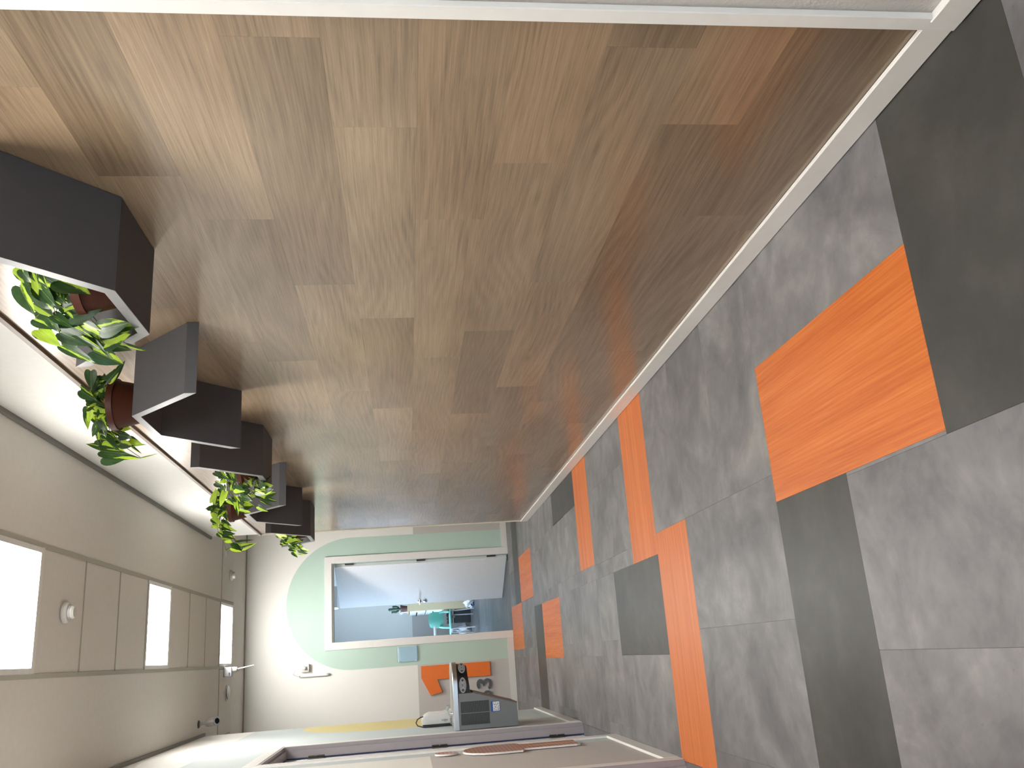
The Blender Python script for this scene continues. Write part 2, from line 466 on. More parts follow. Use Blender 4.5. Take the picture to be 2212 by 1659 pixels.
# the remaining grey tiles, two rows long and staggered
for r in range(0, len(YS)-1):
    cr = YS[r] >= 8.18
    xs = [x for x in ((XA if (r//2) % 2 else XC))]
    lo, hi = (-3.2, 4.2) if cr else (-.508, XE)
    grid = []
    x = xs[0]-.4555*8
    while x < hi+.5:
        grid.append(x); x += .4555
    cuts = sorted({lo, hi, *[g for g in grid if lo < g < hi], *[e for (a, b2, c, d) in placed if c < YS[r]+.05 < d for e in (a, b2) if lo < e < hi]})
    cuts = [c for i, c in enumerate(cuts) if i == 0 or c-cuts[i-1] > .004]
    run = None
    for a, b2 in zip(cuts, cuts[1:]):
        xm = (a+b2)/2; ym = (YS[r]+YS[r+1])/2
        if covered(xm, ym): continue
        # join with the next row when that is free as well
        r1 = r+1
        if r % 2 == 0 and r+2 < len(YS) and YS[r+1] < 8.18 and not any(c < YS[r+1]+.05 < d and a2 < b2 and b3 > a for a2, b3, c, d in placed) or (cr and r % 2 == 0 and r+2 < len(YS) and not any(c < YS[r+1]+.05 < d and a2 < b2 and b3 > a for a2, b3, c, d in placed)):
            r1 = r+2
        floor_tile(a, b2, YS[r], YS[r1], 'grey'); placed.append((a, b2, YS[r], YS[r1]))
# floor of the toilet-door recess and threshold strip of the classroom door, classroom floor
box('floor_tile', -.66, -.5095, 5.27, 6.28, -.005, 0, MT['grey_tile'], floor, color=(.9, .9, .9))
box('floor_tile', -.66, -.5095, 3.04, 3.96, -.005, 0, MT['grey_tile'], floor, color=(.9, .9, .9))
for i in range(9):
    for j in range(7):
        x0 = -2.65+j*.914+(.3 if i % 2 else 0)
        y0 = 10.006+i*.914
        x1, y1 = min(x0+.913, 4.2), min(y0+.913, 18.2)
        if y0 < 10.12:      # only the doorway is open there
            if x0 < -.1 or x0 > 1.0: y0 = 10.125
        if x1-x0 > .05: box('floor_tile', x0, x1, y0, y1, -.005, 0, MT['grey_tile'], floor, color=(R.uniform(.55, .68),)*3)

# ================================================================== WALLS
# right: dark backing behind the wood cladding, white plaster above it, rough plaster at the near end
wr = structure(boxes('wall_right', [(1.199, 1.40, 1.36, YW-.004, 0, ZT)], MT['back']))
up_ = boxes('upper_wall', [(XW, 1.40, 1.36, YW-.004, 2.503, 3.1)], MT['white_wall'], wr)
structure(boxes('wall_near', [(XW, 1.40, Y0, 1.36, 0, 3.1)], MT['wall_near']))
# left wall with two door openings
structure(boxes('wall_left', [(-.72, XL, Y0, 3.04, 0, 3.1), (-.72, XL, 3.04, 3.96, 2.02, 3.1), (-.72, XL, 3.96, 5.27, 0, 3.1), (-.72, XL, 5.27, 6.28, 2.02, 3.1), (-.72, XL, 6.28, YW, 0, 3.1)], MT['wall_left']))
# end wall with the classroom door opening
structure(boxes('wall_end', [(-3.4, .226, YE, 10.12, 0, 3.1), (.226, 1.08, YE, 10.12, 2.0, 3.1), (1.08, 4.3, YE, 10.12, 0, 3.1)], MT['wall_end']))
# the cross passage runs on behind the corner at both sides
structure(boxes('wall_passage', [(-3.4, -.72, YW-.2, YW, 0, 3.1), (1.40, 4.3, YW-.2, YW, 0, 3.1), (-3.4, -3.2, YW, YE, 0, 3.1), (4.2, 4.3, YW, YE, 0, 3.1)], MT['wall']))
# near end of the corridor: a wall with a tall glazed opening
structure(boxes('wall_back', [(-.72, -.41, Y0-.2, Y0, 0, 3.1), (1.09, 1.40, Y0-.2, Y0, 0, 3.1), (-.41, 1.09, Y0-.2, Y0, 2.3, 3.1), (-.41, 1.09, Y0-.2, Y0, 0, .2)], MT['wall']))
wn = structure(boxes('window_1', [(-.41, -.35, Y0-.16, Y0-.06, .2, 2.3), (1.03, 1.09, Y0-.16, Y0-.06, .2, 2.3), (-.35, 1.03, Y0-.16, Y0-.06, .2, .26), (-.35, 1.03, Y0-.16, Y0-.06, 2.24, 2.3), (.31, .37, Y0-.16, Y0-.06, .26, 2.24)], MT['trim']))
for a, c in ((-.35, .31), (.37, 1.03)): box('pane', a, c, Y0-.115, Y0-.105, .26, 2.24, MT['tinted'], wn)  # dark tint added to hold back the daylight through this opening
# classroom behind the end wall
structure(boxes('wall_classroom', [(-2.75, 4.3, 18.2, 18.4, 0, 3.1), (4.2, 4.3, 10.12, 18.2, 0, 3.1), (-2.75, -2.6, 10.12, 12.8, 0, 3.1), (-2.75, -2.6, 16.0, 18.2, 0, 3.1), (-2.75, -2.6, 12.8, 16.0, 0, .8), (-2.75, -2.6, 12.8, 16.0, 2.7, 3.1)], MT['room_wall']))
wn = structure(boxes('window_2', [(-2.72, -2.64, y, y+.06, .8, 2.7) for y in (12.8, 14.37, 15.94)] + [(-2.72, -2.64, 12.8, 16.0, .8, .86), (-2.72, -2.64, 12.8, 16.0, 2.64, 2.7)], MT['trim']))
for y in (12.86, 14.43): box('pane', -2.685, -2.675, y, y+1.51, .86, 2.64, MT['pane'], wn)

# ------------------------------------------------------------------ oak planks of the right wall
cl = structure(D.objects.new('wall_cladding', None)); COL.objects.link(cl)
ZR = [.070]+[.1395+.1955*i for i in range(0, 12)]+[ZT]
# first visible joint of every row, then every 1.19 m
J0 = [1.10, 2.194, 1.736, 1.463, 1.910, 2.205, 1.756, 1.453, 2.197, 1.970, 1.62, 2.35, 1.30]
TONE = {0: [.70, .80, .85], 1: [.62, .80, .86], 2: [1.0, .68, .88, .95], 3: [.62, .86, 1.06, .84, .95], 4: [1.02, .95, .72, 1.0, .9], 5: [.95, .98, .94, 1.06, .9],
        6: [.98, 1.10, .80, 1.08, .9], 7: [1.12, .86, 1.14, .98, .9], 8: [1.14, .84, 1.08, .92, 1.0], 9: [.72, 1.10, .88, 1.0, .9], 10: [.92, .84, 1.02, .9], 11: [1.0, .88, 1.04], 12: [.96, 1.05, .9]}
for r in range(len(ZR)-1):
    js = [J0[r]+1.19*k for k in range(0, 7)]
    e = [1.372]+[j for j in js if 1.40 < j < YW-.12]+[YW-.006]
    for i, (a, c) in enumerate(zip(e, e[1:])):
        t = TONE[r][i] if i < len(TONE[r]) else R.uniform(.84, 1.08)
        t = 1+(t-1)*.8+R.uniform(-.02, .02)
        warm = R.uniform(-.03, .03)
        # object axes: y along the plank, z across it
        dx = R.uniform(0, .0003)
        box('plank', XW+dx, XW+.008, a+.00015, c-.00015, ZR[r]+.00015, ZR[r+1]-.00015, MT['plank'], cl, color=(t*(1+warm), t, t*(1-warm)))
structure(box('trim_1', 1.174, XW, 1.339, 1.376, .0, ZC-.02, MT['trim'], bev=.002))         # white upright strip at the near end of the planks
structure(boxes('trim_2', [(1.176, XW+.004, 1.376, YW-.006, ZT, 2.503)], MT['brown']))      # dark profile on top of the planks
structure(boxes('trim_3', [(1.184, 1.40, YW-.004, YW+.003, .07, 2.50), (1.182, 1.196, YW+.003, YW+.010, .07, 2.52)], MT['cream_edge']))   # corner profile at the far end
structure(boxes('trim_4', [(1.166, XW, Y0, YW-.01, ZC-.016, ZC+.01)], MT['gap']))            # solid strips coloured dark for the shade of gaps along the ceiling
structure(boxes('trim_5', [(XL, XL+.022, Y0, YW-.01, ZC-.016, ZC+.01)], MT['gap']))
structure(boxes('trim_6', [(-3.2, 4.2, YE-.014, YE, ZC-.012, ZC+.01)], MT['tbar']))

# ------------------------------------------------------------------ skirting boards
structure(box('baseboard_right', XB, XW, 1.352, YW+.006, .002, .070, MT['skirt'], bev=.0015))
structure(box('baseboard_near', 1.171, XW, Y0, 1.350, .003, .070, MT['skirt'], bev=.0015))
bl = structure(boxes('baseboard_left', [(XL, XLB, 6.356, YW+.012, .002, .070), (XL, XLB, 4.036, 5.194, .002, .070), (XL, XLB, Y0, 2.96, .002, .070)], MT['skirt']))
structure(boxes('baseboard_end', [(-3.2, .146, YE-.012, YE, .002, .070), (1.158, 4.2, YE-.012, YE, .002, .070)], MT['skirt']))
structure(boxes('baseboard_passage', [(-3.2, XL, YW, YW+.012, .002, .070), (1.19, 4.2, YW, YW+.012, .002, .070)], MT['skirt']))
structure(boxes('baseboard_classroom', [(-2.6, 4.2, 18.188, 18.2, .002, .07)], MT['skirt']))

# ================================================================== CEILING
ceil = structure(boxes('ceiling', [(-.72, .035, Y0-.2, 8.72, ZC, 3.1), (.664, 1.40, Y0-.2, 8.72, ZC, 3.1), (-3.4, -.72, YW-.2, 8.72, ZC, 3.1), (1.40, 4.3, YW-.2, 8.72, ZC, 3.1),
                                   (-3.4, 4.3, 9.33, 10.12, ZC, 3.1), (-3.4, 4.3, Y0-.2, 10.12, 3.1, 3.2), (-2.75, 4.3, 10.12, 18.4, 2.95, 3.1)], MT['ceiling']))
XS0, XS1 = .053, .646
LY = [3.90, 6.30, 8.70]
OFFL = [1.50, -.90, -3.30]
for y in [8.70-.6*i for i in range(1, 22)]:
    if any(abs(y-l) < .05 for l in LY+OFFL): continue
    box('ceiling_tile', XS0+.0005, XS1-.0005, y+.001, y+.599, ZC+.0005, ZC+.012, MT['ctile'], ceil, .004)
for y in [9.30-.6*i for i in range(0, 23)]:
    near = any(abs(y-l-.6) < .05 for l in LY+OFFL)
    box('grid_bar', XS0, XS1, y-(.011 if near else .006), y+(.011 if near else .006), ZC-.006 if near else ZC-.0035, ZC, MT['tbar2'] if near else MT['tbar'], ceil)
for x0, x1 in ((.033, XS0+.004), (XS1-.004, .668)):
    box('grid_bar', x0, x1, Y0, 9.335, ZC-.0035, ZC, MT['tbar'], ceil)
# tiles of the passage on both sides of the third light
for a, c in ((.668, 1.27), (1.27, 1.87), (1.87, 2.47), (2.47, 3.07), (3.07, 4.2), (-.567, .033), (-1.167, -.567), (-1.767, -1.167), (-2.367, -1.767), (-3.2, -2.367)):
    box('ceiling_tile', a+.004, c-.004, 8.734, 9.324, ZC-.002, ZC+.012, MT['ctile'], ceil, .004)
box('grid_bar', -3.2, XS0, 8.72, 8.735, ZC-.006, ZC+.012, MT['tbar'], ceil); box('grid_bar', XS1, 4.2, 8.72, 8.735, ZC-.006, ZC+.012, MT['tbar'], ceil)

def ceiling_light(y, label):
    t = thing('ceiling_light', label, 'light', ((XS0+XS1)/2, y+.3, ZC), group='square ceiling light panels')
    bm = bmesh.new()
    for q in ((-.294, .294, -.292, -.272), (-.294, .294, .272, .292), (-.294, -.268, -.272, .272), (.268, .294, -.272, .272)): bbox(bm, *q, -.006, .010)
    fin(bm, 'frame', MT['alu'], t)
    bm = bmesh.new(); bbox(bm, -.268, .268, -.272, .272, -.003, .008)
    es = [e for e in bm.edges if abs(e.verts[0].co.z-e.verts[1].co.z) > .005]
    bmesh.ops.bevel(bm, geom=es, offset=.02, segments=4, affect='EDGES')
    fin(bm, 'diffuser', MT['panel'], t)
    bm = bmesh.new(); bbox(bm, -.29, .29, -.293, .293, .0105, .06); fin(bm, 'housing', MT['alu'], t)
    return t
for y, l in zip(LY, ('nearest of the three glowing square ceiling lights, cut off by the picture edge', 'middle of the three glowing square ceiling lights in the tile strip', 'farthest glowing square ceiling light, beside the small grey ceiling box')):
    ceiling_light(y, l)
for y, l in zip(OFFL, ('square ceiling light panel above the photographer', 'square ceiling light panel behind the photographer', 'square ceiling light panel by the glazed near end of the corridor')):
    ceiling_light(y, l)

# ================================================================== DOORS
# 1: open classroom door in the end wall
d1 = structure(boxes('door_1', [(.146, .224, YE-.016, YE+.002, 0, 2.08), (1.082, 1.158, YE-.016, YE+.002, 0, 2.08), (.146, 1.158, YE-.0161, YE+.002, 2.002, 2.0801)], MT['trim'], bev=.002))
boxes('jamb', [(.214, .2259, YE-.010, 10.118, 0, 1.999), (1.0801, 1.092, YE-.010, 10.118, 0, 1.999), (.2261, 1.0799, YE-.010, 10.118, 1.985, 1.9995)], MT['jamb'], d1)
boxes('stop_bead', [(.226, 1.08, YE-.012, YE-.004, 1.983, 1.999)], MT['gap'], d1)
ang = math.atan2(.874, -.486)
leaf = link('door_leaf', None, None, d1, (1.043, 10.076, 0), (0, 0, ang))
bm = bmesh.new(); bbox(bm, 0, .845, -.04, 0, .012, 1.978, .002)
me = D.meshes.new('door_leaf'); bmesh.ops.recalc_face_normals(bm, faces=bm.faces); bm.to_mesh(me); bm.free()
D.objects.remove(leaf)
leaf = link('door_leaf', me, MT['door'], d1, (1.043, 10.076, 0), (0, 0, ang))
# leaf runs along local x; its corridor face is local +y side (y = 0)
bm = bmesh.new(); lathe(bm, [(.0, 0), (.024, 0), (.024, .006), (.010, .008), (.010, .045), (0, .045)], 16); bmesh.ops.rotate(bm, verts=bm.verts, matrix=Matrix.Rotation(-math.pi/2, 3, 'X'), cent=(0, 0, 0))
tube(bm, [(0, .040, 0), (-.02, .042, 0), (-.115, .042, 0)], .009, 10)
part_label(fin(bm, 'door_handle', MT['chrome'], leaf, (.795, 0, 1.022), smooth=True), 'chrome lever handle')
bm = bmesh.new(); lathe(bm, [(.0, 0), (.024, 0), (.024, .007), (.008, .009), (.006, .004), (0, .004)], 16); bmesh.ops.rotate(bm, verts=bm.verts, matrix=Matrix.Rotation(-math.pi/2, 3, 'X'), cent=(0, 0, 0))
part_label(fin(bm, 'lock_rosette', MT['chrome'], leaf, (.795, 0, .955), smooth=True), 'round chrome lock rosette')
for z in (.19, 1.0, 1.81):
    bm = bmesh.new(); bbox(bm, -.004, .002, -.028, .010, -.05, .05); tube(bm, [(-.008, .012, -.05), (-.008, .012, .05)], .007, 8)
    fin(bm, 'hinge', MT['hinge'], d1, (1.0775, 10.07, z))

# 2: toilet door in the left wall, closed and set deep in its frame; 3: a second frame nearer the camera
def side_door(n, ya, yb):
    d = structure(boxes('door_%d' % n, [(XL-.002, XL+.010, ya-.075, ya, 0, 2.02), (XL-.002, XL+.010, yb, yb+.075, 0, 2.02), (XL-.002, XL+.0101, ya-.075, yb+.075, 2.02, 2.095)], MT['trim'], bev=.0015))
    j = []
    for y0, y1 in ((ya, ya+.012), (yb-.012, yb)):
        j.append((-.572, XL+.008, y0, y1, 0, 2.02))
    j.append((-.572, XL+.008, ya+.012, yb-.012, 2.008, 2.02))
    # a rebate step behind the front edge
    j += [(-.572, -.525, yb-.026, yb-.012, 0, 2.008), (-.572, -.525, ya+.012, ya+.026, 0, 2.008), (-.572, -.525, ya+.026, yb-.026, 1.994, 2.008)]
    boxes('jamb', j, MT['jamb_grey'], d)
    boxes('rubber_seal', [(-.579, -.572, yb-.030, yb, 0, 2.0), (-.579, -.572, ya, ya+.030, 0, 2.0), (-.579, -.572, ya+.03, yb-.03, 1.99, 2.004)], MT['navy'], d)
    boxes('door_leaf', [(-.622, -.582, ya+.004, yb-.004, .006, 2.01)], MT['door'], d, bev=.002)
    for z in (.19, .99, 1.80):
        bm = bmesh.new(); bbox(bm, -.008, .0, -.030, .012, -.052, .052); tube(bm, [(.004, .006, -.052), (.004, .006, -.003)], .008, 8); tube(bm, [(.004, .006, .003), (.004, .006, .052)], .008, 8)
        fin(bm, 'hinge', MT['hinge'], d, (-.575, yb-.040, z))
    bm = bmesh.new(); tube(bm, [(0, 0, 0), (.05, 0, 0), (.05, .1, 0)], .009, 8)
    fin(bm, 'door_handle', MT['chrome'], d, (-.582, ya+.07, 1.02))
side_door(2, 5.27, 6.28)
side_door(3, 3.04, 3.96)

# ================================================================== WALL SHELVES
# bent trays: a flat middle board and two boards sloping away from it; every second one hangs upside down
SH_Z0, SH_H, SH_T = 1.874, .289, .0285
def shelf(yc, flip, label):
    t = thing('hanging_shelf', label, 'shelf', (XW, yc, SH_Z0 + (SH_H if flip else 0)), group='folded charcoal shelves on the plank wall')
    s = -1 if flip else 1
    d0, d1_ = -.0005, -.263
    o, i = .152, .139
    for pts in ([(-.152, 0), (.152, 0), (i, SH_T), (-i, SH_T)],
                [(-.152, 0), (-i, SH_T), (-.413, SH_H), (-.413, SH_H-.041)],
                [(.152, 0), (.413, SH_H-.041), (.413, SH_H), (i, SH_T)]):
        bm = bmesh.new(); prism(bm, [(p[0], p[1]*s) for p in pts], d1_, d0, 'X')
        bmesh.ops.recalc_face_normals(bm, faces=bm.faces)
        bmesh.ops.bevel(bm, geom=list(bm.edges), offset=.0009, segments=1, affect='EDGES')
        fin(bm, 'panel', MT['shelf'], t)
        bm = bmesh.new(); prism(bm, [(p[0]*.999, p[1]*s) for p in pts], d1_-.0009, d1_-.0001, 'X')  # thin added strip: brightness of the lit rim put into a paler grey
        part_label(fin(bm, 'lit_rim', MT['edge'], t), 'paler grey front edge')
    return t
CY = [2.2225, 3.353, 4.512, 5.645, 6.74]
shelf(CY[0], False, 'largest charcoal tray shelf, nearest the camera and cut by the picture edge')
shelf(CY[1], True, 'upside-down folded shelf with a lit grey flank, second from the camera')
shelf(CY[2], False, 'dark tray shelf in the middle of the row of five')
shelf(CY[3], True, 'upside-down folded shelf, second from the far end of the row')
shelf(CY[4], False, 'smallest dark tray shelf at the far end of the plank wall')

# ================================================================== POTTED PLANTS
LV = {
    'A1': [[1.004, 2.202, 2.158, 0.918, 2.194, 2.115, 0.04], [1.016, 2.162, 2.11, 0.957, 2.153, 2.092, 0.02], [1.01, 2.115, 2.118, 0.973, 2.115, 2.098, 0.023], [1.027, 2.181, 2.111, 1.001, 2.204, 2.111, 0.015], [1.024, 2.176, 2.1, 0.972, 2.161, 2.028, 0.033], [0.995, 2.222, 2.122, 0.939, 2.216, 2.077, 0.044], [0.997, 2.154, 2.043, 0.949, 2.129, 1.957, 0.048], [0.983, 2.194, 2.037, 0.955, 2.224, 2.023, 0.037], [0.985, 2.27, 2.148, 0.946, 2.291, 2.093, 0.025], [0.986, 2.253, 2.09, 0.941, 2.235, 2.036, 0.027], [0.931, 2.24, 2.04, 0.952, 2.226, 1.949, 0.04], [0.943, 2.302, 2.092, 0.937, 2.316, 2.034, 0.027], [0.941, 2.355, 2.164, 0.888, 2.331, 2.1, 0.035], [0.929, 2.347, 2.103, 0.886, 2.357, 2.02, 0.035], [0.931, 2.349, 2.073, 0.859, 2.333, 1.98, 0.017], [0.905, 2.385, 2.11, 0.839, 2.359, 2.009, 0.026], [0.9, 2.424, 2.041, 0.863, 2.447, 1.963, 0.045], [0.916, 2.302, 1.982, 0.92, 2.273, 1.9, 0.039], [0.895, 2.364, 1.99, 0.919, 2.348, 1.92, 0.035], [0.904, 2.392, 1.938, 0.885, 2.411, 1.883, 0.009], [0.955, 2.294, 2.116, 0.906, 2.296, 2.087, 0.025], [0.938, 2.319, 2.033, 0.897, 2.313, 1.956, 0.025], [0.954, 2.235, 2.058, 0.922, 2.225, 2.029, 0.018], [1.007, 2.223, 2.09, 0.949, 2.202, 2.044, 0.027]],
    'B1': [[1.065, 3.199, 2.256, 1.115, 3.183, 2.209, 0.025], [1.099, 3.249, 2.323, 1.051, 3.264, 2.339, 0.035], [1.068, 3.303, 2.387, 1.017, 3.291, 2.331, 0.038], [1.073, 3.298, 2.342, 1.076, 3.255, 2.282, 0.031], [1.057, 3.289, 2.291, 1.029, 3.257, 2.235, 0.036], [1.064, 3.326, 2.323, 1.001, 3.315, 2.29, 0.021], [1.021, 3.319, 2.369, 1.029, 3.331, 2.34, 0.023], [1.015, 3.365, 2.372, 0.959, 3.384, 2.378, 0.034], [1.021, 3.412, 2.363, 0.937, 3.384, 2.289, 0.047], [0.973, 3.335, 2.269, 0.986, 3.288, 2.185, 0.052], [0.961, 3.462, 2.37, 0.907, 3.482, 2.348, 0.032], [0.928, 3.437, 2.337, 0.899, 3.417, 2.289, 0.029], [0.919, 3.433, 2.275, 0.903, 3.422, 2.227, 0.029], [0.892, 3.457, 2.276, 0.877, 3.469, 2.236, 0.032], [0.895, 3.527, 2.256, 0.87, 3.57, 2.226, 0.007], [0.884, 3.502, 2.345, 0.918, 3.544, 2.443, 0.021], [0.87, 3.484, 2.361, 0.841, 3.452, 2.246, 0.037], [0.864, 3.562, 2.375, 0.85, 3.577, 2.294, 0.051], [0.864, 3.52, 2.349, 0.848, 3.546, 2.223, 0.029], [0.845, 3.531, 2.218, 0.864, 3.543, 2.155, 0.004], [0.91, 3.473, 2.337, 0.86, 3.446, 2.286, 0.04], [1.031, 3.337, 2.359, 0.986, 3.301, 2.283, 0.039], [1.084, 3.276, 2.33, 1.046, 3.321, 2.299, 0.033], [0.988, 3.359, 2.326, 0.971, 3.306, 2.279, 0.026]],
    'A2': [[0.964, 4.402, 2.115, 0.925, 4.359, 2.064, 0.023], [0.967, 4.451, 2.053, 0.936, 4.433, 2.029, 0.038], [0.95, 4.434, 2.104, 0.925, 4.381, 2.075, 0.015], [0.944, 4.501, 2.082, 0.928, 4.493, 2.11, 0.026], [0.953, 4.429, 2.076, 0.917, 4.374, 2.042, 0.02], [0.895, 4.504, 2.032, 0.873, 4.455, 1.98, 0.032], [0.938, 4.488, 1.947, 0.901, 4.448, 1.947, 0.034], [0.884, 4.47, 1.888, 0.916, 4.454, 1.899, 0.028], [0.886, 4.478, 1.889, 0.934, 4.515, 1.865, 0.018], [0.891, 4.505, 1.894, 0.878, 4.5, 1.857, 0.029], [0.912, 4.54, 1.92, 0.881, 4.535, 1.944, 0.029], [0.9, 4.563, 1.9, 0.886, 4.562, 1.933, 0.024], [0.874, 4.557, 1.929, 0.847, 4.539, 1.873, 0.031], [0.854, 4.534, 1.885, 0.867, 4.505, 1.83, 0.029], [0.853, 4.607, 1.914, 0.818, 4.654, 1.864, 0.021], [0.83, 4.683, 1.947, 0.797, 4.679, 1.893, 0.021], [0.895, 4.568, 2.097, 0.815, 4.557, 2.117, 0.029], [0.858, 4.6, 2.087, 0.825, 4.56, 2.05, 0.021], [0.865, 4.604, 2.067, 0.827, 4.657, 2.066, 0.018], [0.855, 4.639, 2.053, 0.77, 4.597, 2.033, 0.021], [0.848, 4.663, 2.042, 0.826, 4.668, 2.019, 0.021], [0.823, 4.705, 2.046, 0.8, 4.684, 1.985, 0.019], [0.939, 4.506, 2.058, 0.92, 4.522, 2.036, 0.028], [0.917, 4.545, 2.057, 0.891, 4.575, 2.042, 0.026], [0.876, 4.587, 2.016, 0.834, 4.533, 1.96, 0.034], [0.823, 4.624, 2.006, 0.832, 4.656, 1.963, 0.029], [0.879, 4.601, 1.973, 0.867, 4.649, 1.949, 0.029], [0.886, 4.535, 1.992, 0.881, 4.545, 1.963, 0.029]],
    'B2': [[1.029, 5.582, 2.373, 1.117, 5.566, 2.354, 0.032], [1.107, 5.575, 2.346, 1.059, 5.583, 2.321, 0.032], [1.064, 5.602, 2.35, 1.019, 5.632, 2.321, 0.035], [0.981, 5.61, 2.395, 1.029, 5.65, 2.384, 0.035], [1.024, 5.639, 2.384, 1.004, 5.562, 2.325, 0.032], [1.016, 5.665, 2.343, 0.977, 5.741, 2.338, 0.039], [0.953, 5.696, 2.394, 0.9, 5.623, 2.331, 0.042], [0.914, 5.737, 2.398, 0.88, 5.674, 2.356, 0.029], [0.865, 5.786, 2.378, 0.834, 5.81, 2.357, 0.023], [0.831, 5.743, 2.337, 0.806, 5.68, 2.265, 0.029], [0.818, 5.794, 2.328, 0.799, 5.796, 2.287, 0.026], [0.779, 5.835, 2.3, 0.755, 5.891, 2.217, 0.043], [0.753, 5.792, 2.222, 0.771, 5.685, 2.119, 0.02], [0.806, 5.807, 2.267, 0.799, 5.706, 2.142, 0.011], [0.878, 5.772, 2.36, 0.823, 5.709, 2.284, 0.029], [0.905, 5.738, 2.348, 0.881, 5.773, 2.288, 0.036], [0.959, 5.702, 2.302, 0.917, 5.712, 2.287, 0.032], [0.984, 5.688, 2.39, 0.927, 5.646, 2.361, 0.032], [1.002, 5.648, 2.37, 0.966, 5.612, 2.284, 0.039], [0.756, 5.845, 2.333, 0.78, 5.868, 2.303, 0.007]],
    'A3': [[0.97, 6.682, 2.13, 0.929, 6.685, 2.101, 0.037], [0.951, 6.652, 2.096, 0.926, 6.557, 2.044, 0.03], [0.931, 6.745, 2.109, 0.914, 6.734, 2.081, 0.031], [0.921, 6.798, 2.113, 0.897, 6.811, 2.084, 0.034], [0.928, 6.701, 2.05, 0.913, 6.661, 1.982, 0.041], [0.905, 6.764, 2.038, 0.924, 6.746, 1.993, 0.031], [0.901, 6.747, 2.006, 0.896, 6.797, 1.979, 0.034], [0.904, 6.824, 2.069, 0.868, 6.74, 2.022, 0.038], [0.879, 6.849, 2.055, 0.853, 6.819, 2.014, 0.034], [0.858, 6.932, 2.045, 0.809, 6.896, 2.007, 0.028], [0.849, 6.878, 1.998, 0.826, 6.862, 1.925, 0.028], [0.9, 6.827, 1.985, 0.871, 6.744, 1.949, 0.021], [0.946, 6.649, 2.017, 0.945, 6.656, 1.979, 0.037], [0.947, 6.752, 2.083, 0.912, 6.751, 2.056, 0.037], [0.875, 6.837, 2.01, 0.868, 6.894, 1.997, 0.024]],
}
def leaf_mesh(k):
    rr = random.Random(k)
    ts = [-.055, .0, .09, .22, .40, .58, .76, .90, 1.0]
    hw = [.30, .43, .49, .50, .44, .34, .205, .085, .0]
    ss = [-1, -.5, 0, .5, 1]
    curl = rr.uniform(.10, .34); fold = rr.uniform(.05, .22); tw = rr.uniform(-.25, .25)
    vs, fs = [], []
    for t, h in zip(ts, hw):
        for s in ss:
            x = s*h; y = t
            if t <= .02: y = t + (.085 if abs(s) < .1 else .0) - .03*abs(s)
            z = fold*abs(x) - curl*max(0, t)**2 + tw*x*t + .02*math.sin(9*t+3*s)
            vs.append((x, y, z))
    n = len(ss)
    for r in range(len(ts)-1):
        for c in range(n-1):
            a = r*n+c
            fs.append((a, a+1, a+n+1, a+n))
    me = D.meshes.new('leaf'); me.from_pydata(vs, [], fs); me.update()
    me.polygons.foreach_set('use_smooth', [True]*len(me.polygons))
    me.materials.append(MT['leaf'])
    return me
LM = [leaf_mesh(k) for k in range(6)]
LMW = leaf_mesh(9); LMW.materials.clear(); LMW.materials.append(MT['yellow_leaf'])
CAMV = Vector((0, 0, CAM_H))
POT_H = .115
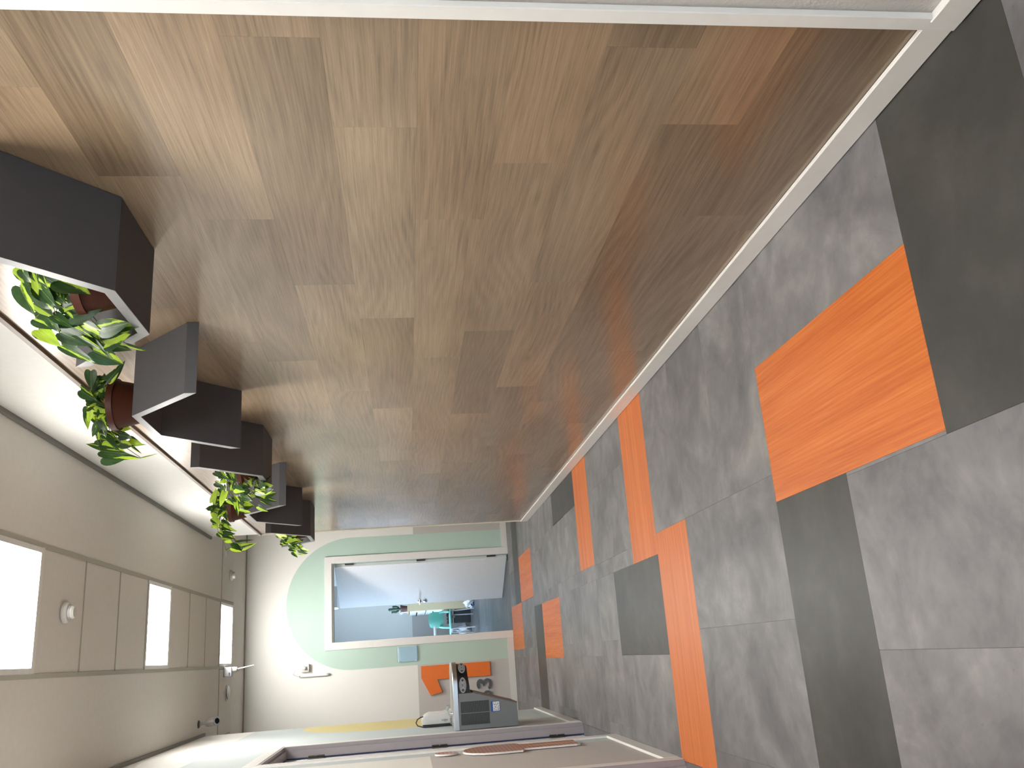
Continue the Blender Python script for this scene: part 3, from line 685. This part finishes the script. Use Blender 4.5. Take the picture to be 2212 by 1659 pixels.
def plant(key, pc, label, extra, withered=None):
    rr = random.Random(key)
    base = Vector(pc)
    t = thing('potted_plant', label, 'plant', base, group='trailing plants in brown pots on the wall shelves')
    bm = bmesh.new(); lathe(bm, [(0, 0), (.070, 0), (.074, .004), (.093, .092), (.094, .093), (.100, .093), (.102, POT_H), (.093, POT_H), (.090, .10), (.089, .085), (0, .085)], 28)
    fin(bm, 'pot', MT['pot'], t, smooth=True)
    bm = bmesh.new(); lathe(bm, [(0, .104), (.05, .103), (.0905, .098), (.0885, .088), (0, .088)], 20)
    fin(bm, 'soil', MT['soil'], t)
    top = base+Vector((0, 0, .10))
    ends = []
    def add(B, T, wd, k, col=None):
        d = T-B; L = d.length
        if L < .01: return
        y = d.normalized(); mid = (B+T)/2
        n = (CAMV-mid).normalized()*1.1+Vector((rr.uniform(-.4, .4), rr.uniform(-.4, .4), rr.uniform(.1, .75)))
        z = (n-y*n.dot(y))
        z = z.normalized() if z.length > .05 else y.orthogonal().normalized()
        x = y.cross(z)
        o = D.objects.new('leaf', LMW if k is not None and k == withered else LM[rr.randrange(6)]); COL.objects.link(o)
        o.parent = t
        M = Matrix((x*wd, y*L, z*min(L, max(wd, .4*L)))).transposed().to_4x4()
        M.translation = B-base
        o.matrix_local = M
        v = rr.uniform(.8, 1.2); o.color = (v, v, v, 1)
        if k is not None and k == withered: o['label'] = 'withered yellow leaf'
        if k is not None or rr.random() < .7: ends.append(B)
    for k, q in enumerate(LV[key]):
        B, T = Vector(q[:3]), Vector(q[3:6])
        add(B, T, q[6]*1.38, k)
        if q[6] > .015:      # a second leaf tucked in behind
            j = Vector((rr.uniform(.0, .05), rr.uniform(-.03, .05), rr.uniform(-.025, .02)))
            B2, T2 = B+j, T+j+Vector((rr.uniform(-.02, .02), rr.uniform(-.02, .02), rr.uniform(-.03, .01)))
            if max(B2.x, T2.x) < 1.168: add(B2, T2, q[6]*1.25, None)
    # leaves that crowd the middle of the pot
    for _ in range(extra):
        a = rr.uniform(0, 2*math.pi); r = rr.uniform(.02, .085)
        B = top+Vector((r*math.cos(a), r*math.sin(a), rr.uniform(.01, .075)))
        T = B+Vector((math.cos(a)*.05, math.sin(a)*.05, rr.uniform(-.03, .03)))
        if T.x > 1.165: T.x = 1.165
        if B.x > 1.16: B.x = 1.16
        add(B, T, rr.uniform(.035, .05), None)
    bm = bmesh.new()
    for B in ends:
        s = top+Vector((rr.uniform(-.04, .04), rr.uniform(-.04, .04), -.006))
        h = max(s.z, B.z)+.015+.12*(B-s).length
        m1 = s.lerp(B, .35); m1.z = min(h, s.z+.09); m2 = s.lerp(B, .75); m2.z = (m1.z+B.z)/2+.008
        # bend outwards over the pot's rim before dropping
        pts = [s, m1, m2, B]
        tube(bm, [p-base for p in pts], .0014, 5)
    fin(bm, 'stems', MT['stem'], t, smooth=True)
    return t
ZA, ZB = SH_Z0+SH_T, SH_Z0+SH_H
plant('A1', (1.035, 2.235, ZA+.0005), 'potted trailing plant in the largest, nearest tray shelf', 14)
plant('B1', (1.018, 3.350, ZB+.0005), 'potted plant on top of the lit grey shelf, with one withered yellow leaf', 16, 5)
plant('A2', (1.020, 4.520, ZA+.0005), 'bushy potted plant in the middle tray shelf, spilling over its edge', 14)
plant('B2', (1.010, 5.650, ZB+.0005), 'potted plant with long drooping stems on the second farthest shelf', 14)
plant('A3', (1.020, 6.750, ZA+.0005), 'smallest potted plant, in the farthest tray shelf before the end wall', 12)

# ================================================================== SMALL CEILING THINGS
def detector(x, y, z, label):
    t = thing('smoke_detector', label, 'smoke detector', (x, y, z), group='round white smoke detectors')
    bm = bmesh.new(); lathe(bm, [(0, 0), (.054, 0), (.054, -.010), (.048, -.022), (.045, -.024), (0, -.024)], 28); fin(bm, 'base', MT['plastic2'], t, smooth=True)
    bm = bmesh.new(); lathe(bm, [(.030, -.024), (.034, -.026), (.034, -.044), (.026, -.052), (0, -.053)], 24); fin(bm, 'cap', MT['plastic2'], t, smooth=True)
    bm = bmesh.new(); lathe(bm, [(.0342, -.031), (.0345, -.031), (.0345, -.037), (.0342, -.037)], 24); fin(bm, 'vent_slot', MT['greyp'], t)
detector(.352, 4.83, ZC-.003, 'round white smoke detector between the two nearer ceiling lights')
detector(.93, 9.13, ZC-.002, 'small round smoke detector to the right of the farthest ceiling light')
# round vent
t = thing('ceiling_vent', 'round white ceiling vent with a dark gap, left of the grey ceiling box', 'vent', (-.19, 9.09, ZC-.002))
bm = bmesh.new(); lathe(bm, [(.055, 0), (.075, 0), (.075, -.008), (.055, -.008)], 28); fin(bm, 'ring', MT['plastic'], t, smooth=True)
bm = bmesh.new(); lathe(bm, [(0, 0), (.045, 0), (.045, -.014), (0, -.014)], 20); fin(bm, 'neck', MT['black'], t)
bm = bmesh.new(); lathe(bm, [(0, -.014), (.062, -.014), (.064, -.020), (.05, -.028), (0, -.032)], 28); fin(bm, 'disc', MT['plastic'], t, smooth=True)
# grey box with a white rod
t = thing('ceiling_sensor', 'small grey ceiling box with a thin white rod hanging from it', 'sensor', (.0, 8.96, ZC-.002))
bm = bmesh.new(); bbox(bm, -.045, .045, -.035, .035, -.075, 0, .004); fin(bm, 'housing', MT['greyp'], t)
bm = bmesh.new(); lathe(bm, [(0, -.075), (.020, -.075), (.024, -.09), (.020, -.118), (.008, -.126), (0, -.126)], 16, (.020, 0, 0)); fin(bm, 'socket', MT['plastic'], t, smooth=True)
bm = bmesh.new(); tube(bm, [(.022, 0, -.12), (.034, 0, -.20), (.046, 0, -.275)], [.005, .005, .006], 8); fin(bm, 'rod', MT['plastic'], t, smooth=True)
bm = bmesh.new(); tube(bm, [(-.012, -.036, -.055), (-.012, -.040, -.055)], .006, 8); tube(bm, [(-.026, -.036, -.055), (-.026, -.040, -.055)], .005, 8); fin(bm, 'button', MT['black'], t)
# recessed spot beside the plant
t = thing('ceiling_spot', 'tiny round recessed spot at the right end of the passage ceiling', 'light', (1.12, 8.86, ZC-.002))
bm = bmesh.new(); lathe(bm, [(.026, 0), (.042, 0), (.040, -.006), (.026, -.004)], 20); fin(bm, 'ring', MT['alu'], t, smooth=True)
bm = bmesh.new(); lathe(bm, [(0, -.001), (.026, -.001), (.026, 0), (0, 0)], 16); fin(bm, 'lens', MT['lens'], t)
# surveillance camera
t = thing('security_camera', 'white bullet security camera under the ceiling, above the left door', 'camera', (-.400, 7.96, ZC))
bm = bmesh.new(); lathe(bm, [(0, 0), (.032, 0), (.032, -.006), (.022, -.014), (0, -.014)], 20); fin(bm, 'base', MT['hinge'], t, smooth=True)
bm = bmesh.new(); tube(bm, [(0, 0, -.014), (.003, 0, -.05), (.006, -.006, -.080)], [.012, .011, .013], 12); fin(bm, 'arm', MT['plastic2'], t, smooth=True)
dv = Vector((.12, -.62, -.77)).normalized(); p0 = Vector((.004, .010, -.062))
bm = bmesh.new(); tube(bm, [p0, p0+dv*.018, p0+dv*.03, p0+dv*.125], [.016, .030, .034, .034], 20); fin(bm, 'body', MT['plastic2'], t, smooth=True)
bm = bmesh.new(); tube(bm, [p0+dv*.122, p0+dv*.135], [.036, .036], 20); fin(bm, 'front_ring', MT['greyp'], t, smooth=True)
bm = bmesh.new(); tube(bm, [p0+dv*.134, p0+dv*.138], [.024, .022], 20); fin(bm, 'lens', MT['lens'], t, smooth=True)
bm = bmesh.new(); tube(bm, [p0+dv*.02+Vector((0, -.02, .035)), p0+dv*.145+Vector((0, -.02, .033))], [.010, .010], 8); fin(bm, 'sunshield_rail', MT['plastic'], t)

# ================================================================== THINGS ON THE END WALL
# numeral and digits stand off the wall on hidden pins
bm = bmesh.new(); prism(bm, [(-.088, 1.046), (-.088, .285), (-.238, .285), (-.238, .872), (-.374, .824), (-.398, .952), (-.213, 1.046)], YE-.026, YE-.012)
o = fin(bm, 'number_sign', MT['orange_sign']); tag(o, 'big orange numeral 1 standing off the end wall', 'number')
for x, z in ((-.16, .95), (-.16, .40)):
    bm = bmesh.new(); tube(bm, [(x, YE-.012, z), (x, YE, z)], .008, 8); fin(bm, 'spacer', MT['white_edge'], o)
bm = bmesh.new()
stroke(bm, arc(-.324, .4035, .0425, .0275, 158, -78, 14), .0285, YE-.024, YE-.012)
stroke(bm, arc(-.327, .3245, .0475, .0325, 78, -162, 16), .0285, YE-.024, YE-.012)
prism(bm, [(-.345, .375), (-.312, .379), (-.312, .353), (-.345, .355)], YE-.024, YE-.012)
o = fin(bm, 'number_sign', MT['grey_sign']); tag(o, 'grey digit 3 on the end wall, fully in view below the orange numeral', 'number')
bm = bmesh.new()
stroke(bm, arc(-.447, .3290, .0430, .0365, 0, 360, 24), .0285, YE-.024, YE-.012)
stroke(bm, [(-.489, .335), (-.486, .375), (-.469, .414), (-.439, .438)], .0285, YE-.024, YE-.012)
o = fin(bm, 'number_sign', MT['grey_sign']); tag(o, 'grey digit 6 on the end wall, mostly hidden behind the drinking fountain', 'number')
# clear plaque
t = thing('clear_plaque', 'clear acrylic sign plaque on the mint arch left of the open door', 'sign', (.050, YE, 1.192))
bm = bmesh.new(); bbox(bm, -.080, .080, -.016, -.010, -.108, .108, .001); fin(bm, 'pane', MT['glass'], t)
bm = bmesh.new(); bbox(bm, -.082, .082, -.018, -.001, -.114, -.108); fin(bm, 'bottom_rail', MT['glass'], t)
bm = bmesh.new()
for x in (-.07, .07): tube(bm, [(x, -.010, .09), (x, 0, .09)], .006, 8); tube(bm, [(x, -.010, -.09), (x, 0, -.09)], .006, 8)
fin(bm, 'standoff', MT['white_edge'], t)
# socket with plug, cable and the white stick it feeds
t = thing('power_socket', 'white surface-mounted wall socket with a plug above the arch shoulder', 'socket', (-.018, YE, 2.288))
bm = bmesh.new(); bbox(bm, -.042, .042, -.045, 0, -.042, .042, .006, 2); fin(bm, 'housing', MT['plastic'], t, smooth=True)
bm = bmesh.new(); lathe(bm, [(0, 0), (.021, 0), (.021, .012), (.016, .030), (.007, .036), (0, .036)], 16); bmesh.ops.rotate(bm, verts=bm.verts, matrix=Matrix.Rotation(math.pi/2, 3, 'X'), cent=(0, 0, 0)); bmesh.ops.translate(bm, verts=bm.verts, vec=(0, -.045, .008)); fin(bm, 'plug', MT['plastic'], t, smooth=True)
bm = bmesh.new(); bbox(bm, -.016, .016, -.047, -.045, -.020, -.012); fin(bm, 'slot', MT['greyp'], t)
t = thing('stick_light', 'thin upright white stick with a cable, beside the wall socket', 'lamp', (-.098, YE, 2.2))
bm = bmesh.new(); bbox(bm, -.016, .016, -.026, -.001, -.155, .155, .006, 2); fin(bm, 'body', MT['plastic'], t, smooth=True)
bm = bmesh.new(); bbox(bm, -.0105, .0105, -.030, -.026, -.140, .135, .002); fin(bm, 'cover', MT['white'], t)
bm = bmesh.new(); tube(bm, [(0, -.026, .146), (0, -.030, .146)], .006, 10); fin(bm, 'button', MT['greyp'], t)
bm = bmesh.new(); tube(bm, [(0, -.012, -.155), (0, -.012, -.170)], .012, 10); fin(bm, 'end_cap', MT['greyp'], t)
bm = bmesh.new(); tube(bm, [(0, -.012, .155), (.006, -.014, .195), (.024, -.03, .215), (.05, -.05, .20), (.068, -.075, .165), (.080, -.086, .125)], .0035, 6); fin(bm, 'cable', MT['plastic'], t, smooth=True)

# ================================================================== TOILET PICTOGRAM ON THE LEFT WALL
t = thing('restroom_sign', 'coppery standing-person pictogram on the left wall before the toilet door', 'sign', (XL, 4.93, 0))
def plate(outline, name):
    bm = bmesh.new(); prism(bm, outline, .004, .013, 'X'); fin(bm, name+'_edge', MT['white_edge'], t)
    c = Vector((sum(p[0] for p in outline)/len(outline), sum(p[1] for p in outline)/len(outline)))
    bm = bmesh.new(); prism(bm, [((p[0]-c.x)*.985+c.x, (p[1]-c.y)*.985+c.y) for p in outline], .0131, .0142, 'X'); fin(bm, name, MT['copper'], t)
plate(arc(.07, .993, .062, .062, 0, 360, 28), 'head')
plate([(-.115, .60), (-.118, .72), (-.10, .81)] + arc(.07, .79, .165, .115, 165, 15, 14) + [(.24, .81), (.262, .72), (.258, .60), (.20, .585), (.185, .60), (.185, .30), (.172, .278), (.095, .278), (.082, .30), (.082, .56), (.062, .56), (.062, .30), (.049, .278), (-.028, .278), (-.042, .30), (-.042, .60), (-.058, .585)], 'figure')

# ================================================================== DRINKING FOUNTAIN
FY0, FY1 = 6.500, 6.955
t = thing('drinking_fountain', 'grey and black wall drinking fountain with a steel basin, beside the toilet door', 'drinking fountain', (XL, FY0, 0))
W = FY1-FY0
bm = bmesh.new(); prism(bm, [(.004, .418), (.155, .420), (.246, .731), (.246, .832), (.004, .840)], .0, W); fin(bm, 'body', MT['greysteel'], t)
bm = bmesh.new(); prism(bm, [(.155, .420), (.247, .731), (.256, .729), (.164, .417)], .004, W-.004); fin(bm, 'front_edge', MT['brown'], t)
# black apron with a rounded nose
def nose(off=0, n=10, x0=.246, x1=.452, r=.15):
    a = [(x0, off), (x1-r, off)] + [(x1-r+(r-off)*math.sin(math.radians(90*k/n)), r-(r-off)*math.cos(math.radians(90*k/n))) for k in range(1, n+1)]
    b2 = [(x, W-y) for x, y in reversed(a)]
    return a+b2
bm = bmesh.new()
lo = nose(.006, x0=.235, x1=.440); hi = nose(0, x0=.235)
A = [bm.verts.new((x, y, .762 if x > .3 else .752)) for x, y in lo]; B = [bm.verts.new((x, y, .838)) for x, y in hi]
bm.faces.new(A); bm.faces.new(B[::-1])
for i in range(len(A)): bm.faces.new((A[i], A[(i+1) % len(A)], B[(i+1) % len(A)], B[i]))
fin(bm, 'apron', MT['black'], t)
# steel basin: rim plate with a sunken bowl
bm = bmesh.new()
out = [(.002, 0)] + nose(-.003, x0=.1, x1=.458) + [(.002, W)]
cx, cy = .27, W/2
inn = [(cx+(x-cx)*.80, cy+(y-cy)*.80) for x, y in out]
inn2 = [(cx+(x-cx)*.62, cy+(y-cy)*.62) for x, y in out]
rows = [[bm.verts.new((x, y, z)) for x, y in pl] for pl, z in ((out, .838), (out, .868), ([(cx+(x-cx)*.985, cy+(y-cy)*.985) for x, y in out], .872), (inn, .868), (inn2, .848), ([(cx+(x-cx)*.08, cy+(y-cy)*.08) for x, y in out], .843))]
n = len(out)
for a, b2 in zip(rows, rows[1:]):
    for i in range(n): bm.faces.new((a[i], a[(i+1) % n], b2[(i+1) % n], b2[i]))
bm.faces.new(rows[-1]); bm.faces.new(rows[0][::-1])
fin(bm, 'basin', MT['steel'], t, smooth=True)
bm = bmesh.new(); lathe(bm, [(0, .845), (.03, .845), (.03, .848), (.012, .849), (0, .847)], 20, (.25, W/2, 0)); fin(bm, 'drain', MT['chrome'], t, smooth=True)
bm = bmesh.new(); tube(bm, [(.10, W*.72, .868), (.10, W*.72, .885), (.125, W*.72, .903), (.155, W*.70, .897)], [.02, .015, .012, .013], 12); fin(bm, 'bubbler', MT['chrome'], t, smooth=True)
# oval push plates: one on the near flank, one on the rounded nose
def push(loc, rot):
    e = bmesh.new(); prism(e, [(x, z) for x, z in arc(0, 0, .0285, .0135, 0, 360, 24)], -.004, 0); o = fin(e, 'push_plate', MT['greyp'], t, loc, rot); o.scale = (1.85, 1, 1.85)
    bm = bmesh.new()
    stroke(bm, arc(0, 0, .024, .0105, 0, 360, 24), .0012, -.0046, -.004); bbox(bm, -.005, .005, -.0048, -.004, -.0014, .0014)
    for s in (-1, 1):
        prism(bm, [(.0045*math.cos(k*.785)+s*.0175, .0045*math.sin(k*.785)) for k in range(8)], -.0048, -.004)
        bbox(bm, s*.0105-.001, s*.0105+.001, -.0047, -.004, -.001, .001)
    for s in (-1, 1): bbox(bm, -.011, .011, -.0046, -.004, s*.0058-.0006, s*.0058+.0006)
    fin(bm, 'print', MT['ink'], o)
push((.302, 0, .8), (0, 0, 0))
push((.418, .040, .8), (0, 0, math.radians(50)))
# louvred grille on the near flank: real slots between steel strips
gx0, gx1, gz0, gz1 = .034, .190, .619, .823
bm = bmesh.new(); bbox(bm, gx0, gx1, -.0006, .0004, gz0, gz1); gb = fin(bm, 'grille', MT['black'], t)
gm = None
for k in range(34):
    z = gz0+.003+k*(gz1-gz0-.006)/33
    for xa, xb in ((gx0, (gx0+gx1)/2-.002), ((gx0+gx1)/2+.002, gx1)):
        if gm is None:
            bm = bmesh.new(); bbox(bm, -.0375, .0375, -.0020, -.0006, -.0005, .0005)
            s = fin(bm, 'slat', MT['greysteel'], gb, ((xa+xb)/2, 0, z)); gm = s.data
        else:
            link('slat', gm, None, gb, ((xa+xb)/2, 0, z))
boxes('grille_bar', [((gx0+gx1)/2-.0022, (gx0+gx1)/2+.0022, -.0024, -.0005, gz0, gz1)], MT['greysteel'], gb)
# blue-bordered sticker
bm = bmesh.new(); bbox(bm, .109, .179, -.0012, .0, .541, .609); st = fin(bm, 'sticker', MT['lblue'], t); part_label(st, 'blue-bordered printed sticker')
bm = bmesh.new(); bbox(bm, .113, .175, -.0016, -.0011, .546, .593); fin(bm, 'label_field', MT['white'], st)
def textmesh(s, size, name, mat, parent, loc, rot, ext=.0004):
    c = D.curves.new('text', 'FONT'); c.body = s; c.size = size; c.extrude = ext; c.align_x = 'CENTER'
    o = D.objects.new('text', c); COL.objects.link(o)
    dg = bpy.context.evaluated_depsgraph_get()
    me = D.meshes.new_from_object(o.evaluated_get(dg)); D.objects.remove(o)
    me.materials.clear(); me.materials.append(mat); me.name = name
    return link(name, me, None, parent, loc, rot)
bm = bmesh.new()
r2 = random.Random(3)
for k, z in enumerate((.585, .5785, .572, .5655, .559, .5525)):
    x = .116
    while x < .172:
        wd = r2.uniform(.004, .012)
        if r2.random() < .72: bbox(bm, x, min(x+wd, .173), -.0020, -.0015, z-.0017, z+.0017)
        x += wd+r2.uniform(.002, .006)
for k in range(9): bbox(bm, .117+k*.0062, .1205+k*.0062, -.0018, -.0011, .598, .602)
fin(bm, 'print', MT['ink'], st)

# white electric box with a cable, on the wall just beyond the basin
t = thing('water_heater', 'rounded white electric box with a black cable, above the drinking fountain', 'appliance', (XL, 7.02, 0))
bm = bmesh.new(); prism(bm, [(.022, .868), (.022, 1.088), (.030, 1.094), (.062, 1.092), (.088, 1.066), (.100, 1.036), (.099, .93), (.108, .885), (.112, .862)], 0, .26)
bmesh.ops.recalc_face_normals(bm, faces=bm.faces)
bmesh.ops.bevel(bm, geom=[e for e in bm.edges if abs(e.verts[0].co.y-e.verts[1].co.y) < .01], offset=.008, segments=2, affect='EDGES'); fin(bm, 'housing', MT['plastic'], t, smooth=True)
bm = bmesh.new(); bbox(bm, .004, .022, .01, .25, .868, 1.086); fin(bm, 'gap_shade', MT['black'], t)  # black block standing in for the shade between housing and wall
bm = bmesh.new(); tube(bm, [(.075, .10, 1.078), (.072, .10, 1.10), (.058, .10, 1.125), (.035, .09, 1.137), (.016, .05, 1.125), (.007, -.01, 1.08), (.007, -.03, 1.02), (.008, -.03, .93), (.010, -.01, .88)], .0042, 8); part_label(fin(bm, 'cable', MT['black'], t, smooth=True), 'looped black cable')
textmesh('eljko', .024, 'logo', MT['ink'], t, (.052, -.0006, .920), (math.pi/2, -math.pi/2, 0))
bm = bmesh.new(); tube(bm, [(.02, -.008, .868), (.02, -.008, .878)], .009, 10); tube(bm, [(.045, -.008, .866), (.045, -.008, .88)], .008, 10); fin(bm, 'fitting', MT['chrome'], t, smooth=True)

# ================================================================== CLASSROOM SEEN THROUGH THE DOOR
# shelf unit with beige end panel
t = thing('storage_unit', 'tall beige-sided storage unit with pale drawers behind the open door', 'cabinet', (.825, 16.3, 0))
bm = bmesh.new(); bbox(bm, 0, .45, 0, .02, .0, 1.145); fin(bm, 'side_panel', MT['beige'], t)
bm = bmesh.new(); bbox(bm, 0, .45, 1.36, 1.38, .0, 1.145); fin(bm, 'side_panel', MT['beige'], t)
bm = bmesh.new(); bbox(bm, -.012, .46, -.005, 1.385, 1.145, 1.170, .002); fin(bm, 'top_panel', MT['beige'], t)
bm = bmesh.new(); bbox(bm, 0, .45, .02, 1.36, .06, .08); bbox(bm, .0, .45, .02, 1.36, .50, .52); bbox(bm, .43, .45, .02, 1.36, .08, 1.145); fin(bm, 'carcass', MT['beige'], t)
for k in range(3):
    for j in range(2):
        bm = bmesh.new(); bbox(bm, -.016, .40, .03+k*.443, .03+k*.443+.430, .535+j*.305, .535+j*.305+.29, .002); dr = fin(bm, 'drawer', MT['drawer'], t)
        bm = bmesh.new(); tube(bm, [(-.016, .245+k*.443, .70+j*.30), (-.042, .245+k*.443, .70+j*.30)], [.010, .014], 10); fin(bm, 'knob', MT['black'], dr)
t = thing('cactus_ornament', 'dark green cactus ornament in a brown pot on the storage unit', 'ornament', (.880, 16.40, 1.1705))
bm = bmesh.new(); lathe(bm, [(0, 0), (.050, 0), (.064, .095), (.070, .097), (.070, .125), (.060, .125), (.058, .11), (0, .11)], 20); fin(bm, 'pot', MT['potb'], t, smooth=True)
bm = bmesh.new(); tube(bm, [(0, 0, .10), (0, 0, .33), (0, 0, .345)], [.022, .024, .012], 10)
tube(bm, [(.0, 0, .150), (.030, 0, .165), (.046, 0, .20), (.046, 0, .262), (.046, 0, .272)], [.014, .016, .018, .020, .010], 10)
tube(bm, [(.0, 0, .15), (-.032, 0, .17), (-.050, 0, .205), (-.050, 0, .280), (-.050, 0, .290)], [.014, .016, .018, .020, .010], 10)
fin(bm, 'cactus', MT['cactus'], t, smooth=True)
t = thing('paper_ornament', 'small white H-shaped ornament beside the cactus pot', 'ornament', (.812, 16.338, 1.1705))
bm = bmesh.new(); bbox(bm, -.005, .005, -.004, .004, 0, .095); fin(bm, 'stand', MT['white'], t)
bm = bmesh.new(); bbox(bm, -.036, .016, -.006, .006, .095, .110); bbox(bm, -.036, .016, -.006, .006, .125, .140); bbox(bm, -.012, -.002, -.006, .006, .110, .125); fin(bm, 'letter', MT['white'], t)
# mint chair
t = thing('classroom_chair', 'mint green plastic chair with pale tube legs inside the classroom', 'chair', (.575, 15.85, 0), math.radians(14))
bm = bmesh.new()
nu, nv = 7, 7
g = []
for i in range(nu+1):
    u = -1+2*i/nu; row = []
    for j in range(nv+1):
        v = -1+2*j/nv
        # rounded square patch, dished towards the sitter
        x = .145*u*math.sqrt(1-.28*v*v); z = .675+.135*v*math.sqrt(1-.34*u*u)
        row.append(bm.verts.new((x, -.155-.010*v-.035*(1-u*u), z)))
    g.append(row)
for i in range(nu):
    for j in range(nv): bm.faces.new((g[i][j], g[i+1][j], g[i+1][j+1], g[i][j+1]))
bmesh.ops.solidify(bm, geom=list(bm.faces), thickness=.014); fin(bm, 'backrest', MT['mint'], t, smooth=True)
bm = bmesh.new(); 
for s in (-1, 1): tube(bm, [(s*.125, -.155, .62), (s*.14, -.17, .54), (s*.14, -.15, .45)], [.018, .020, .022], 8)
fin(bm, 'back_support', MT['mint'], t, smooth=True)
bm = bmesh.new(); bbox(bm, -.18, .18, -.17, .19, .405, .435, .014, 3); fin(bm, 'seat', MT['mint'], t, smooth=True)
for s in (-1, 1):
    bm = bmesh.new(); tube(bm, [(s*.155, -.12, .405), (s*.165, -.175, .03), (s*.165, -.18, .002)], .011, 8); fin(bm, 'leg', MT['tube'], t, smooth=True)
    bm = bmesh.new(); tube(bm, [(s*.155, .12, .405), (s*.165, .16, .03), (s*.165, .165, .002)], .011, 8); fin(bm, 'leg', MT['tube'], t, smooth=True)
    bm = bmesh.new(); tube(bm, [(s*.155, -.13, .395), (s*.155, .13, .395)], .011, 8); fin(bm, 'frame_rail', MT['tube'], t, smooth=True)
# crates and bag on the floor behind the chair
def crate(loc, sx, sy, sz, label, stuff=True):
    t = thing('storage_crate', label, 'crate', loc, group='dark crates on the classroom floor')
    bm = bmesh.new()
    bbox(bm, -sx/2, sx/2, -sy/2, sy/2, 0, .01); bbox(bm, -sx/2, sx/2, -sy/2, -sy/2+.01, .01, sz); bbox(bm, -sx/2, sx/2, sy/2-.01, sy/2, .01, sz); bbox(bm, -sx/2, -sx/2+.01, -sy/2+.01, sy/2-.01, .01, sz); bbox(bm, sx/2-.01, sx/2, -sy/2+.01, sy/2-.01, .01, sz)
    for z in (.05, sz*.55, sz-.02): bbox(bm, -sx/2-.004, sx/2+.004, -sy/2-.005, -sy/2, z, z+.012)
    fin(bm, 'box', MT['crate'], t)
    bm = bmesh.new()
    for k in range(7): bbox(bm, -sx/2+.02+k*(sx-.05)/7, -sx/2+.02+(k+.8)*(sx-.05)/7, -sy/2+.02, sy/2-.02, .011, sz*R.uniform(.75, 1.12))
    fin(bm, 'contents', MT['crate_stuff'], t)
crate((.700, 16.75, .001), .24, .38, .30, 'black crate with dull green contents, lower one right of the chair legs')
crate((.700, 16.75, .345), .24, .36, .09, 'shallow black crate stacked on top of the other dark crate')
t = thing('plastic_bag', 'crumpled translucent plastic bag on the floor behind the chair', 'bag', (.455, 16.80, .001))
bm = bmesh.new(); bmesh.ops.create_icosphere(bm, subdivisions=3, radius=1)
for v in bm.verts:
    d = v.co.normalized()
    k = 1+.16*math.sin(7*d.x+3*d.z)+.10*math.sin(13*d.y+5*d.x)+.07*math.sin(19*d.z)
    v.co = Vector((d.x*.085*k, d.y*.10*k, .14+d.z*.14*k))
    if v.co.z < 0: v.co.z = 0
    if v.co.z > .22: v.co.x *= .6; v.co.y *= .6
fin(bm, 'film', MT['bag'], t, smooth=True)
bm = bmesh.new()
for s in (-1, 1): tube(bm, [(s*.03, 0, .255), (s*.04, .02, .30), (s*.02, .04, .34), (0, .03, .30)], .006, 6)
fin(bm, 'handles', MT['bag'], t, smooth=True)
bm = bmesh.new(); bmesh.ops.create_icosphere(bm, subdivisions=2, radius=.055); bmesh.ops.translate(bm, verts=bm.verts, vec=(0, 0, .058)); fin(bm, 'contents', MT['beige'], t, smooth=True)
# white bag peeking out at the foot of the door
t = thing('white_bag', 'white plastic bag peeking out under the open classroom door edge', 'bag', (.905, 15.75, .001))
bm = bmesh.new(); bmesh.ops.create_icosphere(bm, subdivisions=3, radius=1)
for v in bm.verts:
    d = v.co.normalized(); k = 1+.2*math.sin(9*d.x+4*d.z)+.12*math.sin(15*d.y)
    v.co = Vector((d.x*.11*k, d.y*.13*k, max(0, .075+d.z*.10*k)))
fin(bm, 'film', MT['plastic'], t, smooth=True)
bm = bmesh.new(); tube(bm, [(-.05, -.10, .06), (-.09, -.14, .03), (-.085, -.18, .012), (-.03, -.2, .01)], .014, 8); fin(bm, 'strap', MT['navy'], t, smooth=True)
# table corner at the left edge of the doorway
t = thing('classroom_table', 'pale table corner reaching into the doorway view in front of the chair', 'table', (-.26, 14.9, 0))
bm = bmesh.new(); bbox(bm, -.6, .74, -.35, .35, .715, .74, .003); fin(bm, 'table_top', MT['table'], t)
for x in (-.55, .48):
    for y in (-.3, .3):
        bm = bmesh.new(); tube(bm, [(x, y, .001), (x, y, .715)], .017, 10); fin(bm, 'leg', MT['tube'], t, smooth=True)
# ceiling fitting seen through the top of the doorway
t = thing('ceiling_projector', 'white and grey box-shaped fitting under the classroom ceiling, above the door leaf', 'projector', (.96, 13.6, 2.95))
bm = bmesh.new(); tube(bm, [(0, 0, 0), (0, 0, -.62)], .02, 10); fin(bm, 'pole', MT['alu'], t)
bm = bmesh.new(); bbox(bm, -.16, .16, -.14, .14, -.74, -.62, .006); fin(bm, 'body', MT['plastic'], t)
bm = bmesh.new(); bbox(bm, -.168, -.16, -.12, .12, -.73, -.63); fin(bm, 'side_plate', MT['greyp'], t)
